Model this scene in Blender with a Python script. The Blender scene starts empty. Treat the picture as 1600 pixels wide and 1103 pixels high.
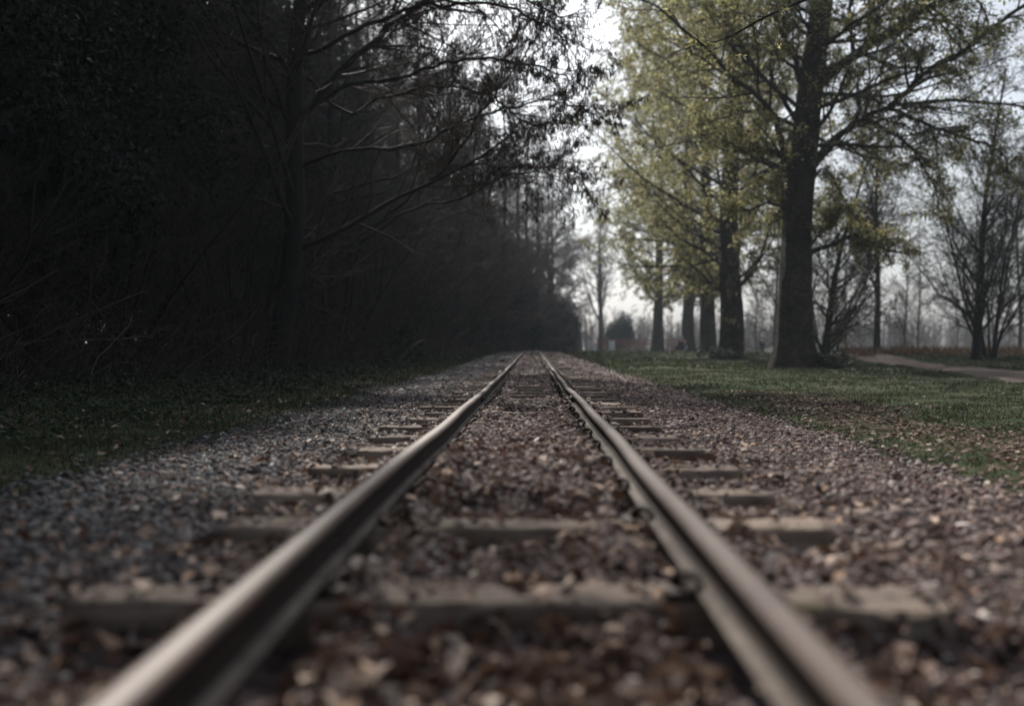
import bpy, math
import numpy as np
from mathutils import Vector, Matrix

sc = bpy.context.scene
R = math.radians

# ------------------------------------------------------------------ camera
EYE = 0.45
FPX, VX, HY = 1555.6, 832.0, 546.0            # focal length, track vanishing point and horizon of the 1600 px photograph
cam_d = bpy.data.cameras.new('camera')
cam = bpy.data.objects.new('camera', cam_d)
sc.collection.objects.link(cam)
cam.location = (0.036, 0, EYE)
cam.rotation_euler = (R(90) - 5.5/FPX, 0, (VX-800)/FPX)
cam_d.sensor_width = 36.0
cam_d.lens = 35.0
cam_d.clip_start = 0.02
cam_d.clip_end = 3000
cam_d.dof.use_dof = True
cam_d.dof.focus_distance = 6.6
cam_d.dof.aperture_fstop = 1.6
sc.camera = cam
sc.render.resolution_x, sc.render.resolution_y = 1024, 705

# ------------------------------------------------------------------ sky, sun, exposure
SUN_AZ, SUN_EL = R(-19), R(38)                # azimuth from +Y towards +X
world = bpy.data.worlds.new('World'); sc.world = world
world.use_nodes = True
wn, wl = world.node_tree.nodes, world.node_tree.links
wn.clear()
sky = wn.new('ShaderNodeTexSky'); sky.sky_type = 'NISHITA'; sky.sun_disc = False
sky.sun_elevation = SUN_EL; sky.sun_rotation = SUN_AZ
sky.air_density = 1.2; sky.dust_density = 3.5; sky.ozone_density = 1.0
hs = wn.new('ShaderNodeHueSaturation'); hs.inputs['Saturation'].default_value = 0.35
bg = wn.new('ShaderNodeBackground'); bg.inputs['Strength'].default_value = 0.10
wo = wn.new('ShaderNodeOutputWorld')
wl.new(sky.outputs[0], hs.inputs['Color'])
# thin broken cloud: the sky turns paler where the veil is thick
tc = wn.new('ShaderNodeTexCoord'); nz = wn.new('ShaderNodeTexNoise')
nz.inputs['Scale'].default_value = 3.0; nz.inputs['Detail'].default_value = 5
mr = wn.new('ShaderNodeMapRange'); mr.inputs[1].default_value = .3; mr.inputs[2].default_value = .7
mr.inputs[3].default_value = .85; mr.inputs[4].default_value = 1.25
mm = wn.new('ShaderNodeVectorMath'); mm.operation = 'SCALE'
wl.new(tc.outputs['Generated'], nz.inputs['Vector']); wl.new(nz.outputs[0], mr.inputs[0])
wl.new(hs.outputs[0], mm.inputs[0]); wl.new(mr.outputs[0], mm.inputs['Scale'])
tn = wn.new('ShaderNodeVectorMath'); tn.operation = 'MULTIPLY'; tn.inputs[1].default_value = (.94, .985, 1.05)   # cool spring sky
wl.new(mm.outputs[0], tn.inputs[0]); wl.new(tn.outputs[0], bg.inputs['Color']); wl.new(bg.outputs[0], wo.inputs[0])

sun_d = bpy.data.lights.new('sun', 'SUN'); sun = bpy.data.objects.new('sun', sun_d)
sc.collection.objects.link(sun)
sun_d.energy = 5.0; sun_d.angle = R(1.2); sun_d.color = (1.0, 0.95, 0.88)
sd = Vector((math.sin(SUN_AZ)*math.cos(SUN_EL), math.cos(SUN_AZ)*math.cos(SUN_EL), math.sin(SUN_EL)))
sun.rotation_euler = sd.to_track_quat('Z', 'Y').to_euler()
sun.location = (-20, 30, 40)

sc.view_settings.view_transform = 'Standard'
sc.view_settings.look = 'None'
sc.view_settings.exposure = 0.36
sc.view_settings.gamma = 1.0
sc.cycles.max_bounces = 6; sc.cycles.diffuse_bounces = 3; sc.cycles.glossy_bounces = 2
sc.cycles.transmission_bounces = 4; sc.cycles.volume_bounces = 0
sc.cycles.use_denoising = True

# ------------------------------------------------------------------ helpers
rng = np.random.default_rng(7)
COL = sc.collection

def sstep(a, b, x):
    t = np.clip((np.asarray(x, float)-a)/(b-a), 0, 1)
    return t*t*(3-2*t)

def wav(x, y, s=1.0, seed=0):
    """smooth pseudo-noise, about -1..1"""
    x = np.asarray(x, float)*s; y = np.asarray(y, float)*s; o = seed*1.7
    return (np.sin(1.3*x+2.1*y+o)+np.sin(2.9*x-1.7*y+1.3+o*2)+np.sin(-2.3*x+3.7*y+4.1+o*.7)
            + .6*np.sin(5.1*x+4.3*y+o*3)+.6*np.sin(-6.3*x+5.9*y+2+o))/4.2

class Acc:
    def __init__(self): self.v, self.f, self.n = [], [], 0
    def add(self, v, f, mat=0):
        v = np.asarray(v, np.float32).reshape(-1, 3); f = np.asarray(f, np.int32)
        self.v.append(v); self.f.append((f+self.n, mat)); self.n += len(v)
    def mesh(self, name, mats, smooth=False):
        me = bpy.data.meshes.new(name)
        V = np.concatenate(self.v)
        loops = np.concatenate([f.ravel() for f, m in self.f])
        tot = np.concatenate([np.full(len(f), f.shape[1], np.int32) for f, m in self.f])
        mi = np.concatenate([np.full(len(f), m, np.int32) for f, m in self.f])
        st = np.concatenate([[0], np.cumsum(tot)[:-1]]).astype(np.int32)
        me.vertices.add(len(V)); me.vertices.foreach_set('co', V.ravel())
        me.loops.add(len(loops)); me.loops.foreach_set('vertex_index', loops)
        me.polygons.add(len(tot)); me.polygons.foreach_set('loop_start', st)
        me.polygons.foreach_set('loop_total', tot)
        me.polygons.foreach_set('material_index', mi)
        if smooth: me.polygons.foreach_set('use_smooth', np.ones(len(tot), bool))
        for m in mats: me.materials.append(m)
        me.update(calc_edges=True)
        return me
    def obj(self, name, mats, parent=None, smooth=False):
        if not isinstance(mats, (list, tuple)): mats = [mats]
        o = bpy.data.objects.new(name, self.mesh(name, mats, smooth))
        COL.objects.link(o)
        if parent: o.parent = parent
        return o

def thing(name, label, cat, loc=(0, 0, 0), rz=0, group=None):
    o = bpy.data.objects.new(name, None); COL.objects.link(o)
    o.empty_display_size = .2
    o.location = loc; o.rotation_euler = (0, 0, rz)
    o['label'] = label; o['category'] = cat
    if group: o['group'] = group
    return o

def tag(o, label=None, cat=None, group=None, kind=None):
    if label: o['label'] = label
    if cat: o['category'] = cat
    if group: o['group'] = group
    if kind: o['kind'] = kind
    return o

def dup(root, loc, rz=0, scale=1.0, label=None, group=None):
    r = root.copy(); COL.objects.link(r)
    r.location = loc; r.rotation_euler = (0, 0, rz)
    r.scale = (scale, scale, scale) if np.isscalar(scale) else scale
    if label: r['label'] = label
    if group: r['group'] = group
    for ch in list(root.children):
        c = ch.copy(); COL.objects.link(c); c.parent = r
        for g in list(ch.children):
            d = g.copy(); COL.objects.link(d); d.parent = c
    return r

def at(px, py, Y):
    """a point Y metres ahead that stands where the photograph's pixel px, py points"""
    return np.array([cam.location.x+(px-VX)/FPX*Y, Y, EYE+(HY-py)/FPX*Y])

# ------------------------------------------------------------------ materials
def mat(name):
    m = bpy.data.materials.new(name); m.use_nodes = True
    nt = m.node_tree; nt.nodes.clear()
    out = nt.nodes.new('ShaderNodeOutputMaterial')
    return m, nt.nodes, nt.links, out

def ramp(n, stops, interp='LINEAR'):
    r = n.new('ShaderNodeValToRGB'); cr = r.color_ramp; cr.interpolation = interp
    while len(cr.elements) < len(stops): cr.elements.new(.5)
    for e, (p, c) in zip(cr.elements, stops):
        e.position = p; e.color = (*c, 1) if len(c) == 3 else c
    return r

def noise(n, l, scale, detail=4, vec=None, rough=.6):
    t = n.new('ShaderNodeTexNoise'); t.inputs['Scale'].default_value = scale
    t.inputs['Detail'].default_value = detail; t.inputs['Roughness'].default_value = rough
    if vec is not None: l.new(vec, t.inputs['Vector'])
    return t

def coords(n, l, scale=(1, 1, 1), kind='Object'):
    t = n.new('ShaderNodeTexCoord'); mp = n.new('ShaderNodeMapping')
    mp.inputs['Scale'].default_value = scale
    l.new(t.outputs[kind], mp.inputs['Vector'])
    return mp.outputs[0]

def island_mat(name, stops, rough=.8, translucent=0.0, spec=.3, interp='LINEAR', bump=0, shade_tint=None):
    """each loose piece (stone, leaf, blade) draws its own colour from the ramp"""
    m, n, l, out = mat(name)
    g = n.new('ShaderNodeNewGeometry')
    r = ramp(n, stops, interp); l.new(g.outputs['Random Per Island'], r.inputs[0])
    col = r.outputs[0]
    if shade_tint:      # (object-space x from, to, hue colour): stones beside the wood greyed and darkened, its shade put into the colour
        x0, x1, c = shade_tint
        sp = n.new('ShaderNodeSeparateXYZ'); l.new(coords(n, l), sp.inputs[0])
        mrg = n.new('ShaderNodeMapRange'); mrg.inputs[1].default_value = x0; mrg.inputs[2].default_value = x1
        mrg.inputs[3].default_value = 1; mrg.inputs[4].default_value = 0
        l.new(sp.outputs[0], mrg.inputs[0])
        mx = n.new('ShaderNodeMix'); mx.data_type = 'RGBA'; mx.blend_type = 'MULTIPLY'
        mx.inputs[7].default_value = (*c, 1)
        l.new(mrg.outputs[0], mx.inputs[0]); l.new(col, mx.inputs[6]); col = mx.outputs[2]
    if bump:
        nzz = noise(n, l, bump, 3, coords(n, l))
        mx = n.new('ShaderNodeMix'); mx.data_type = 'RGBA'; mx.blend_type = 'MULTIPLY'; mx.inputs[0].default_value = .7
        rr = ramp(n, [(.3, (.45, .45, .45)), (.7, (1.25, 1.25, 1.25))]); l.new(nzz.outputs[0], rr.inputs[0])
        l.new(col, mx.inputs[6]); l.new(rr.outputs[0], mx.inputs[7]); col = mx.outputs[2]
    p = n.new('ShaderNodeBsdfPrincipled'); l.new(col, p.inputs['Base Color'])
    p.inputs['Roughness'].default_value = rough; p.inputs['Specular IOR Level'].default_value = spec
    if translucent:
        t = n.new('ShaderNodeBsdfTranslucent'); l.new(col, t.inputs[0])
        mxs = n.new('ShaderNodeMixShader'); mxs.inputs[0].default_value = translucent
        l.new(p.outputs[0], mxs.inputs[1]); l.new(t.outputs[0], mxs.inputs[2]); l.new(mxs.outputs[0], out.inputs[0])
    else:
        l.new(p.outputs[0], out.inputs[0])
    return m

def noise_mat(name, stops, scale=5, stretch=(1, 1, 1), rough=.9, bump=.3, bscale=None, metal=0, spec=.3, detail=6, dist=.02):
    m, n, l, out = mat(name)
    v = coords(n, l, stretch)
    t = noise(n, l, scale, detail, v)
    r = ramp(n, stops); l.new(t.outputs[0], r.inputs[0])
    p = n.new('ShaderNodeBsdfPrincipled'); l.new(r.outputs[0], p.inputs['Base Color'])
    p.inputs['Roughness'].default_value = rough; p.inputs['Metallic'].default_value = metal
    p.inputs['Specular IOR Level'].default_value = spec
    if bump:
        t2 = noise(n, l, bscale or scale*3, 5, v)
        b = n.new('ShaderNodeBump'); b.inputs['Strength'].default_value = bump; b.inputs['Distance'].default_value = dist
        l.new(t2.outputs[0], b.inputs['Height']); l.new(b.outputs[0], p.inputs['Normal'])
    l.new(p.outputs[0], out.inputs[0])
    return m

M = {}
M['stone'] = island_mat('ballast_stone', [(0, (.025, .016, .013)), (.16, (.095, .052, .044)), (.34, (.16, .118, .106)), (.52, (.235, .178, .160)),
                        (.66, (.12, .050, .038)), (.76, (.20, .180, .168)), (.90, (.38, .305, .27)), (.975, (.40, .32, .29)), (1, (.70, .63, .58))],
                        rough=.85, bump=45, shade_tint=(-1.0, -.25, (.50, .62, .70)))
M['bed'] = noise_mat('ballast_grit', [(.3, (.04, .028, .027)), (.5, (.12, .085, .083)), (.7, (.24, .18, .17))], 38, rough=.95, bump=1, bscale=45, dist=.02)
M['ground'] = noise_mat('turf_soil', [(.3, (.018, .026, .012)), (.5, (.035, .05, .02)), (.72, (.075, .07, .038))], 1.6, rough=1, bump=.8, bscale=18, spec=.1)
M['path'] = noise_mat('sandy_path', [(.3, (.10, .078, .066)), (.7, (.20, .155, .132))], 2.2, rough=1, bump=.5, bscale=40, spec=.1)
M['grass'] = island_mat('grass_blades', [(0, (.014, .023, .010)), (.35, (.025, .037, .015)), (.7, (.044, .056, .024)), (.9, (.072, .074, .037)), (1, (.17, .14, .09))], rough=.6, translucent=.35, spec=.3)
M['cover'] = island_mat('weed_leaves', [(0, (.012, .024, .013)), (.5, (.022, .042, .022)), (.85, (.04, .062, .034)), (1, (.09, .10, .065))], rough=.7, translucent=.2, spec=.2)
M['litter'] = island_mat('dead_leaves', [(0, (.05, .024, .017)), (.4, (.12, .066, .045)), (.72, (.20, .125, .09)), (.9, (.32, .23, .175)), (1, (.55, .44, .36))], rough=.75, translucent=.15)
M['chips'] = island_mat('pale_chips', [(0, (.30, .17, .10)), (.5, (.45, .30, .20)), (.85, (.62, .48, .38)), (1, (.78, .68, .58))], rough=.8)
M['bracken'] = island_mat('rusty_bracken', [(0, (.06, .032, .022)), (.5, (.12, .062, .042)), (.85, (.19, .11, .07)), (1, (.08, .08, .035))], rough=.9, translucent=.2)
M['poplar_leaf'] = island_mat('spring_leaves', [(0, (.05, .05, .020)), (.3, (.16, .155, .055)), (.65, (.29, .275, .125)), (.92, (.44, .41, .21)), (1, (.48, .41, .25))], rough=.5, translucent=.65, spec=.3)
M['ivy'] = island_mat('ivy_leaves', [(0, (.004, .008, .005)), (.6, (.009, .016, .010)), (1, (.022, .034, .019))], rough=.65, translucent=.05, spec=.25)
M['conifer'] = island_mat('evergreen_leaves', [(0, (.008, .022, .022)), (.6, (.014, .038, .036)), (1, (.025, .06, .05))], rough=.6, translucent=.08)
M['catkin'] = island_mat('catkins', [(0, (.018, .012, .008)), (.6, (.042, .026, .014)), (1, (.10, .062, .028))], rough=.9)
M['dark_bark'] = noise_mat('dark_bark', [(.3, (.007, .006, .005)), (.7, (.021, .018, .0145))], 9, (1, 1, .3), rough=.9, bump=.6, dist=.01)
M['twig'] = noise_mat('brown_twigs', [(.3, (.022, .019, .016)), (.7, (.062, .052, .043))], 2, rough=.85, bump=0)
m_ = M['twig']; n_, l_ = m_.node_tree.nodes, m_.node_tree.links
oi_ = n_.new('ShaderNodeObjectInfo'); rr_ = ramp(n_, [(0, (.5, .55, .56)), (.6, (1, 1, 1)), (1, (1.9, 1.6, 1.4))]); l_.new(oi_.outputs['Random'], rr_.inputs[0])
mx_ = n_.new('ShaderNodeMix'); mx_.data_type = 'RGBA'; mx_.blend_type = 'MULTIPLY'; mx_.inputs[0].default_value = 1
pb_ = [q for q in n_ if q.type == 'BSDF_PRINCIPLED'][0]; src = pb_.inputs['Base Color'].links[0].from_socket
l_.new(src, mx_.inputs[6]); l_.new(rr_.outputs[0], mx_.inputs[7]); l_.new(mx_.outputs[2], pb_.inputs['Base Color'])
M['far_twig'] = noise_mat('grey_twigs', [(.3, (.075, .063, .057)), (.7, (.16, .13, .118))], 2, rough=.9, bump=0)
M['steel_side'] = noise_mat('rusty_steel', [(.3, (.009, .005, .0035)), (.55, (.022, .012, .008)), (.8, (.055, .029, .018))], 30, (1, .3, 1), rough=.85, bump=.4, dist=.002)
M['foot_rust'] = noise_mat('rail_foot_rust', [(.3, (.07, .052, .042)), (.7, (.20, .165, .135))], 26, (1, .35, 1), rough=.85, bump=.4, dist=.002)
M['edge_rust'] = noise_mat('rail_edge_rust', [(.3, (.035, .020, .014)), (.7, (.095, .056, .040))], 22, (1, .3, 1), rough=.75, bump=.4, dist=.002)
M['steel_top'] = noise_mat('worn_rail_top', [(.3, (.075, .054, .043)), (.7, (.175, .138, .118))], 8, (3, .25, 1), rough=.62, bump=.15, bscale=60, metal=.15, spec=.35, dist=.001)
M['iron'] = noise_mat('dark_iron', [(.3, (.02, .014, .011)), (.7, (.07, .042, .03))], 40, rough=.7, bump=.3, metal=.3, dist=.002)

def bark_mat():
    m, n, l, out = mat('poplar_bark')
    v = coords(n, l, (1, 1, 1))
    big = noise(n, l, 1.3, 5, v)
    fine = noise(n, l, 9, 6, coords(n, l, (1, 1, 2.2)), .7)
    r = ramp(n, [(.28, (.014, .012, .010)), (.5, (.036, .031, .025)), (.72, (.085, .076, .064))]); l.new(fine.outputs[0], r.inputs[0])
    r2 = ramp(n, [(.38, (.45, .48, .40)), (.62, (1.4, 1.32, 1.2))]); l.new(big.outputs[0], r2.inputs[0])
    mx = n.new('ShaderNodeMix'); mx.data_type = 'RGBA'; mx.blend_type = 'MULTIPLY'; mx.inputs[0].default_value = 1
    l.new(r.outputs[0], mx.inputs[6]); l.new(r2.outputs[0], mx.inputs[7])
    p = n.new('ShaderNodeBsdfPrincipled'); p.inputs['Roughness'].default_value = .95; p.inputs['Specular IOR Level'].default_value = .15
    l.new(mx.outputs[2], p.inputs['Base Color'])
    b = n.new('ShaderNodeBump'); b.inputs['Strength'].default_value = 1; b.inputs['Distance'].default_value = .12
    l.new(fine.outputs[0], b.inputs['Height']); l.new(b.outputs[0], p.inputs['Normal'])
    l.new(p.outputs[0], out.inputs[0]); return m
M['bark'] = bark_mat()

def sleeper_mat():
    m, n, l, out = mat('weathered_timber')
    v = coords(n, l, (1.2, 16, 16))
    g = noise(n, l, 5, 8, v, .7)
    r = ramp(n, [(.25, (.06, .046, .037)), (.5, (.19, .155, .132)), (.8, (.40, .34, .30))]); l.new(g.outputs[0], r.inputs[0])
    oi = n.new('ShaderNodeObjectInfo')
    r3 = ramp(n, [(0, (.75, .72, .66)), (.5, (1.0, .96, .93)), (1, (1.25, 1.2, 1.12))]); l.new(oi.outputs['Random'], r3.inputs[0])
    mx = n.new('ShaderNodeMix'); mx.data_type = 'RGBA'; mx.blend_type = 'MULTIPLY'; mx.inputs[0].default_value = 1
    l.new(r.outputs[0], mx.inputs[6]); l.new(r3.outputs[0], mx.inputs[7])
    ms = noise(n, l, 3.5, 5, coords(n, l, (1, 1, 1), 'Object'))
    rm = ramp(n, [(.64, (0, 0, 0)), (.76, (1, 1, 1))]); l.new(ms.outputs[0], rm.inputs[0])
    mo = n.new('ShaderNodeMix'); mo.data_type = 'RGBA'; mo.inputs[7].default_value = (.13, .12, .035, 1)
    l.new(rm.outputs[0], mo.inputs[0]); l.new(mx.outputs[2], mo.inputs[6])
    p = n.new('ShaderNodeBsdfPrincipled'); p.inputs['Roughness'].default_value = .9; p.inputs['Specular IOR Level'].default_value = .2
    l.new(mo.outputs[2], p.inputs['Base Color'])
    b = n.new('ShaderNodeBump'); b.inputs['Strength'].default_value = .7; b.inputs['Distance'].default_value = .006
    l.new(g.outputs[0], b.inputs['Height']); l.new(b.outputs[0], p.inputs['Normal'])
    l.new(p.outputs[0], out.inputs[0]); return m
M['timber'] = sleeper_mat()

def plain(name, c, rough=.8):
    return noise_mat(name, [(.3, tuple(x*.8 for x in c)), (.7, tuple(min(1, x*1.15) for x in c))], 12, rough=rough, bump=.1)
M['white'] = plain('white_board', (.84, .86, .86))
M['fence_wood'] = plain('red_brown_timber', (.23, .088, .062))
M['skin'] = plain('skin', (.55, .36, .28)); M['navy'] = plain('navy_cloth', (.015, .022, .035))
M['teal'] = plain('teal_cloth', (.02, .10, .11)); M['pink'] = plain('pink_cloth', (.62, .34, .31))
M['greycloth'] = plain('pale_grey_cloth', (.42, .42, .44)); M['hair'] = plain('grey_hair', (.40, .38, .36)); M['brownhair'] = plain('brown_hair', (.05, .03, .02))

# ------------------------------------------------------------------ levels of ground and track
HZ_Y = [-5, 0, 2, 6.3, 7.4, 8.2, 9.4, 11.4, 16.3, 25.6, 45, 52, 60, 75, 120, 700]
HZ_H = [.306, .306, .296, .297, .306, .303, .293, .286, .258, .189, .062, .060, .085, .14, .14, .14]
def rail_z(Y): return EYE-np.interp(Y, HZ_Y, HZ_H)
def rise(Y): return np.interp(Y, [-5, 9, 16, 25, 45, 60, 98, 700], [0, 0.0, .03, .11, .25, .26, .30, .30])
def track_x(Y):      # straight past the crest, then bending gently to the right
    Y = np.asarray(Y, float)
    return np.where(Y > 50, .0045*(Y-50)**2, 0.0)
def G(x, Y):
    x = np.asarray(x, float); Y = np.asarray(Y, float)
    a = 1-.9*sstep(2.0, 7, x)*(1-sstep(28, 60, Y))
    z = rise(Y)*a
    z = z+.10*sstep(2.2, 5, -x)+.28*sstep(4.5, 9, -x)
    z = z-.85*sstep(13, 20, x)*sstep(45, 75, Y)*(1-sstep(100, 150, Y))
    z = z-.06*sstep(3, 7, x)*(1-sstep(30, 45, Y))
    z = z+.16*sstep(12.5, 15, x+.12*(Y-30))*sstep(26, 33, Y)*(1-sstep(40, 55, Y))
    rough = sstep(1.6, 3.0, np.abs(x-.1))
    z = z+(.022*wav(x, Y, 1.1)+.012*wav(x, Y, 3.1, 2)+.035*wav(x, Y, .75, 6)*sstep(7, 12, Y))*rough
    return z
def BW(Y):           # half-widths of the ballast, left and right of the track
    Y = np.asarray(Y, float)
    return 1.50+.09*wav(Y, 0, .6), 1.46+.06*wav(Y, 3, .7)
STOP = .083          # sleeper top below the rail head

# ------------------------------------------------------------------ ground sheet
def sheet(name, xs, ys, zf, m, smooth=True):
    X, Y = np.meshgrid(xs, ys); Z = zf(X, Y)
    V = np.stack([X, Y, Z], -1).reshape(-1, 3)
    nx, ny = len(xs), len(ys)
    i = (np.arange(ny-1)[:, None]*nx+np.arange(nx-1)[None, :]).ravel()
    F = np.stack([i, i+1, i+nx+1, i+nx], 1)
    a = Acc(); a.add(V, F)
    return a.obj(name, m, smooth=smooth)
xs = np.concatenate([-np.geomspace(330, 14, 26), np.linspace(-13.5, 16, 150), np.geomspace(16.5, 330, 34)])
ys = np.concatenate([[-30, -15, -8], np.linspace(-4, 12, 90), np.linspace(12.3, 60, 140), np.linspace(61, 130, 60), np.geomspace(133, 340, 12)])
def ground_z(X, Y):
    z = G(X, Y)
    bl, br = BW(Y)
    d = X-track_x(Y)
    inside = (d > -bl+.08) & (d < br-.08)
    return np.where(inside & (Y < 85), z-.12, z)
tag(sheet('ground', xs, ys, ground_z, M['ground']), kind='structure')

# ballast surface: level between sleepers, with mounds that bury some of them
def ballast_z(x, Y):
    """surface of the stones; x measured from the track centre"""
    s = rail_z(Y)-STOP
    bl, br = BW(Y)
    z = s-.037+.014*wav(x, Y, 4.0, 1)-.012*np.exp(-((Y-1.35)/.16)**2)
    mid = np.exp(-(x/.26)**2)
    mound = sstep(2.3, 2.6, Y)*(1-sstep(5.4, 5.9, Y))+.9*sstep(6.2, 6.5, Y)*(1-sstep(7.2, 7.5, Y))+.8*sstep(10, 11, Y)
    z = z+.060*mid*mound
    z = z+(.040+.022*wav(x*2, Y, 3.1, 4))*(np.exp(-((np.abs(x)-.205)/.065)**2)+.62*np.exp(-((np.abs(x)-.445)/.05)**2))
    z = z-.012*np.exp(-((np.abs(x)-.325)/.05)**2)
    z = z-.028*sstep(1.50, 1.42, Y)*(1-sstep(.9, 1.3, np.abs(x)))
    # shoulders fall to the turf
    e = G(x+track_x(Y), Y)+.004
    z = z+(e-z)*np.maximum(sstep(bl-.75, bl, -x), sstep(br-.6, br, x))
    return z
def bx(u, Y):
    bl, br = BW(Y); return -bl+u*(bl+br)
us = np.linspace(0, 1, 60); yb = np.concatenate([np.linspace(-1.5, 12, 240), np.linspace(12.2, 85, 220)])
U, YB = np.meshgrid(us, yb); XB = bx(U, YB)
ZB = ballast_z(XB, YB)-.012-np.where((U < .01) | (U > .99), .10, 0)
a = Acc(); nx = len(us)
i = (np.arange(len(yb)-1)[:, None]*nx+np.arange(nx-1)[None, :]).ravel()
a.add(np.stack([XB+track_x(YB), YB, ZB], -1).reshape(-1, 3), np.stack([i, i+1, i+nx+1, i+nx], 1))
tag(a.obj('ballast_bed', M['bed'], smooth=True), kind='structure')

# loose stones: one uncountable heap
def rock_shapes(n, seed):
    r = np.random.default_rng(seed); out = []
    ico_v = []; t = (1+5**.5)/2
    for a_, b_ in ((1, t), (-1, t), (1, -t), (-1, -t)): ico_v += [(a_, b_, 0), (0, a_, b_), (b_, 0, a_)]
    V = np.array(ico_v, float); V /= np.linalg.norm(V[0])
    F = []
    for i_ in range(12):
        for j in range(i_+1, 12):
            for k in range(j+1, 12):
                d = [np.linalg.norm(V[p]-V[q]) for p, q in ((i_, j), (j, k), (i_, k))]
                if max(d) < 1.2:
                    nrm = np.cross(V[j]-V[i_], V[k]-V[i_])
                    F.append((i_, j, k) if nrm @ (V[i_]+V[j]+V[k]) > 0 else (i_, k, j))
    F = np.array(F)
    for _ in range(n):
        W = V*(1+r.uniform(-.42, .34, (12, 1)))*np.array([r.uniform(.8, 1.35), r.uniform(.7, 1.1), r.uniform(.45, .8)])
        out.append(W)
    return np.array(out), F
def rotz_rand(n, r, tilt=.5):
    a_, b_, c_ = r.uniform(0, 2*np.pi, n), r.uniform(-tilt, tilt, n), r.uniform(-tilt, tilt, n)
    ca, sa, cb, sb, cc, sc_ = np.cos(a_), np.sin(a_), np.cos(b_), np.sin(b_), np.cos(c_), np.sin(c_)
    o, z = np.ones(n), np.zeros(n)
    Rz = np.array([[ca, -sa, z], [sa, ca, z], [z, z, o]]).transpose(2, 0, 1)
    Rx = np.array([[o, z, z], [z, cb, -sb], [z, sb, cb]]).transpose(2, 0, 1)
    Ry = np.array([[cc, z, sc_], [z, o, z], [-sc_, z, cc]]).transpose(2, 0, 1)
    return Rx @ Ry @ Rz
def scatter_rocks(acc, X, Y, Z, S, r, tilt=.6):
    shapes, F = rock_shapes(24, 3)
    n = len(X)
    W = shapes[r.integers(0, 24, n)]*S[:, None, None]
    W = np.einsum('nij,nkj->nki', rotz_rand(n, r, tilt), W)+np.stack([X, Y, Z], -1)[:, None]
    acc.add(W, (F[None]+(np.arange(n)*12)[:, None, None]).reshape(-1, 3))

SLEEPERS = [1.555, 2.17, 2.66, 3.22, 3.80, 4.36, 4.92]
while SLEEPERS[-1] < 80: SLEEPERS.append(SLEEPERS[-1]+.575+.03*math.sin(len(SLEEPERS)*2.3))
SL = np.array(SLEEPERS)
SLX = .03*np.sin(np.arange(len(SL))*1.9)+np.where(np.arange(len(SL)) % 5 == 3, .03, 0)
SW = .125            # sleeper width along the track
def on_sleeper(x, Y):
    k = np.clip(np.searchsorted(SL, Y), 1, len(SL)-1)
    near = np.minimum(np.abs(SL[k]-Y), np.abs(SL[k-1]-Y))
    return (near < SW/2+.008) & (np.abs(x) < .70)
acc = Acc(); r = np.random.default_rng(11)
for (y0, y1, dens, size) in ((.45, 2.0, 10000, .0088), (2.0, 5, 8500, .0090), (5, 10, 5200, .0110), (10, 18, 1700, .017), (18, 30, 450, .027), (30, 52, 140, .042)):
    n = int(dens*(y1-y0)*3.4)
    Y = r.uniform(y0, y1, n); U = r.uniform(0.0, 1.0, n); X = bx(U, Y)+r.normal(0, .03, n)
    S = size*r.lognormal(-.12, .34, n)
    S = np.where(X < -.4, S*1.05, S)
    Z = ballast_z(X, Y)+r.uniform(-.010, .006, n)
    st = rail_z(Y)-STOP
    cut = on_sleeper(X, Y) & (Z+S*.25 < st+.004)
    rail = (np.abs(np.abs(X)-.325) < .055)
    keep = ~cut & ~rail
    X, Y, Z, S = X[keep], Y[keep], Z[keep], S[keep]
    S = np.minimum(S, .045 if y1 < 20 else .09)
    scatter_rocks(acc, X+track_x(Y), Y, Z, S, r)
# strays lying on sleepers and out on the turf edge
n = 900; Y = r.uniform(1.2, 9, n); X = r.choice([-1, 1], n)*r.uniform(0.08, .66, n)
k = (np.abs(np.abs(X)-.325) > .07) & on_sleeper(X, Y) & (r.random(n) < .75)
X, Y = X[k], Y[k]; S = r.uniform(.006, .016, len(X))
scatter_rocks(acc, X, Y, rail_z(Y)-STOP+S*.3, S, r)
n = 5000; Y = r.uniform(1.5, 16, n)**1.0; bl, br = BW(Y); sgn = r.random(n) < .5
X = np.where(sgn, -bl-np.abs(r.normal(0, .12, n)), br+np.abs(r.normal(0, .09, n))); S = r.uniform(.008, .02, n)
scatter_rocks(acc, X, Y, G(X, Y)+S*.2, S, r)
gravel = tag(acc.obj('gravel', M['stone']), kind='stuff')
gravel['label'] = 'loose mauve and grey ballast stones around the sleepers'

# ------------------------------------------------------------------ scatter of flat things: leaves, chips, blades
def polytubes(P, Rr, sides, closed_tip=False):
    """P (N,K,3), Rr (N,K) -> verts, quads"""
    N, K, _ = P.shape
    T = np.gradient(P, axis=1); T /= np.linalg.norm(T, axis=2, keepdims=True)+1e-9
    md = P[:, -1]-P[:, 0]
    ref = np.where((np.abs(md[:, 2]) > .75*np.linalg.norm(md, axis=1))[:, None], np.array([[1., 0, 0]]), np.array([[0, 0, 1.]]))[:, None]
    Uv = np.cross(T, ref); Uv /= np.linalg.norm(Uv, axis=2, keepdims=True)+1e-9
    Vv = np.cross(T, Uv)
    th = np.arange(sides)*2*np.pi/sides
    V = P[:, :, None]+Rr[:, :, None, None]*(np.cos(th)[None, None, :, None]*Uv[:, :, None]+np.sin(th)[None, None, :, None]*Vv[:, :, None])
    base = (np.arange(N)*K*sides)[:, None, None]+(np.arange(K-1)*sides)[None, :, None]
    j = np.arange(sides)[None, None]; j2 = (j+1) % sides
    F = np.stack([base+j, base+j2, base+sides+j2, base+sides+j], -1).reshape(-1, 4)
    return V.reshape(-1, 3), F

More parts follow.
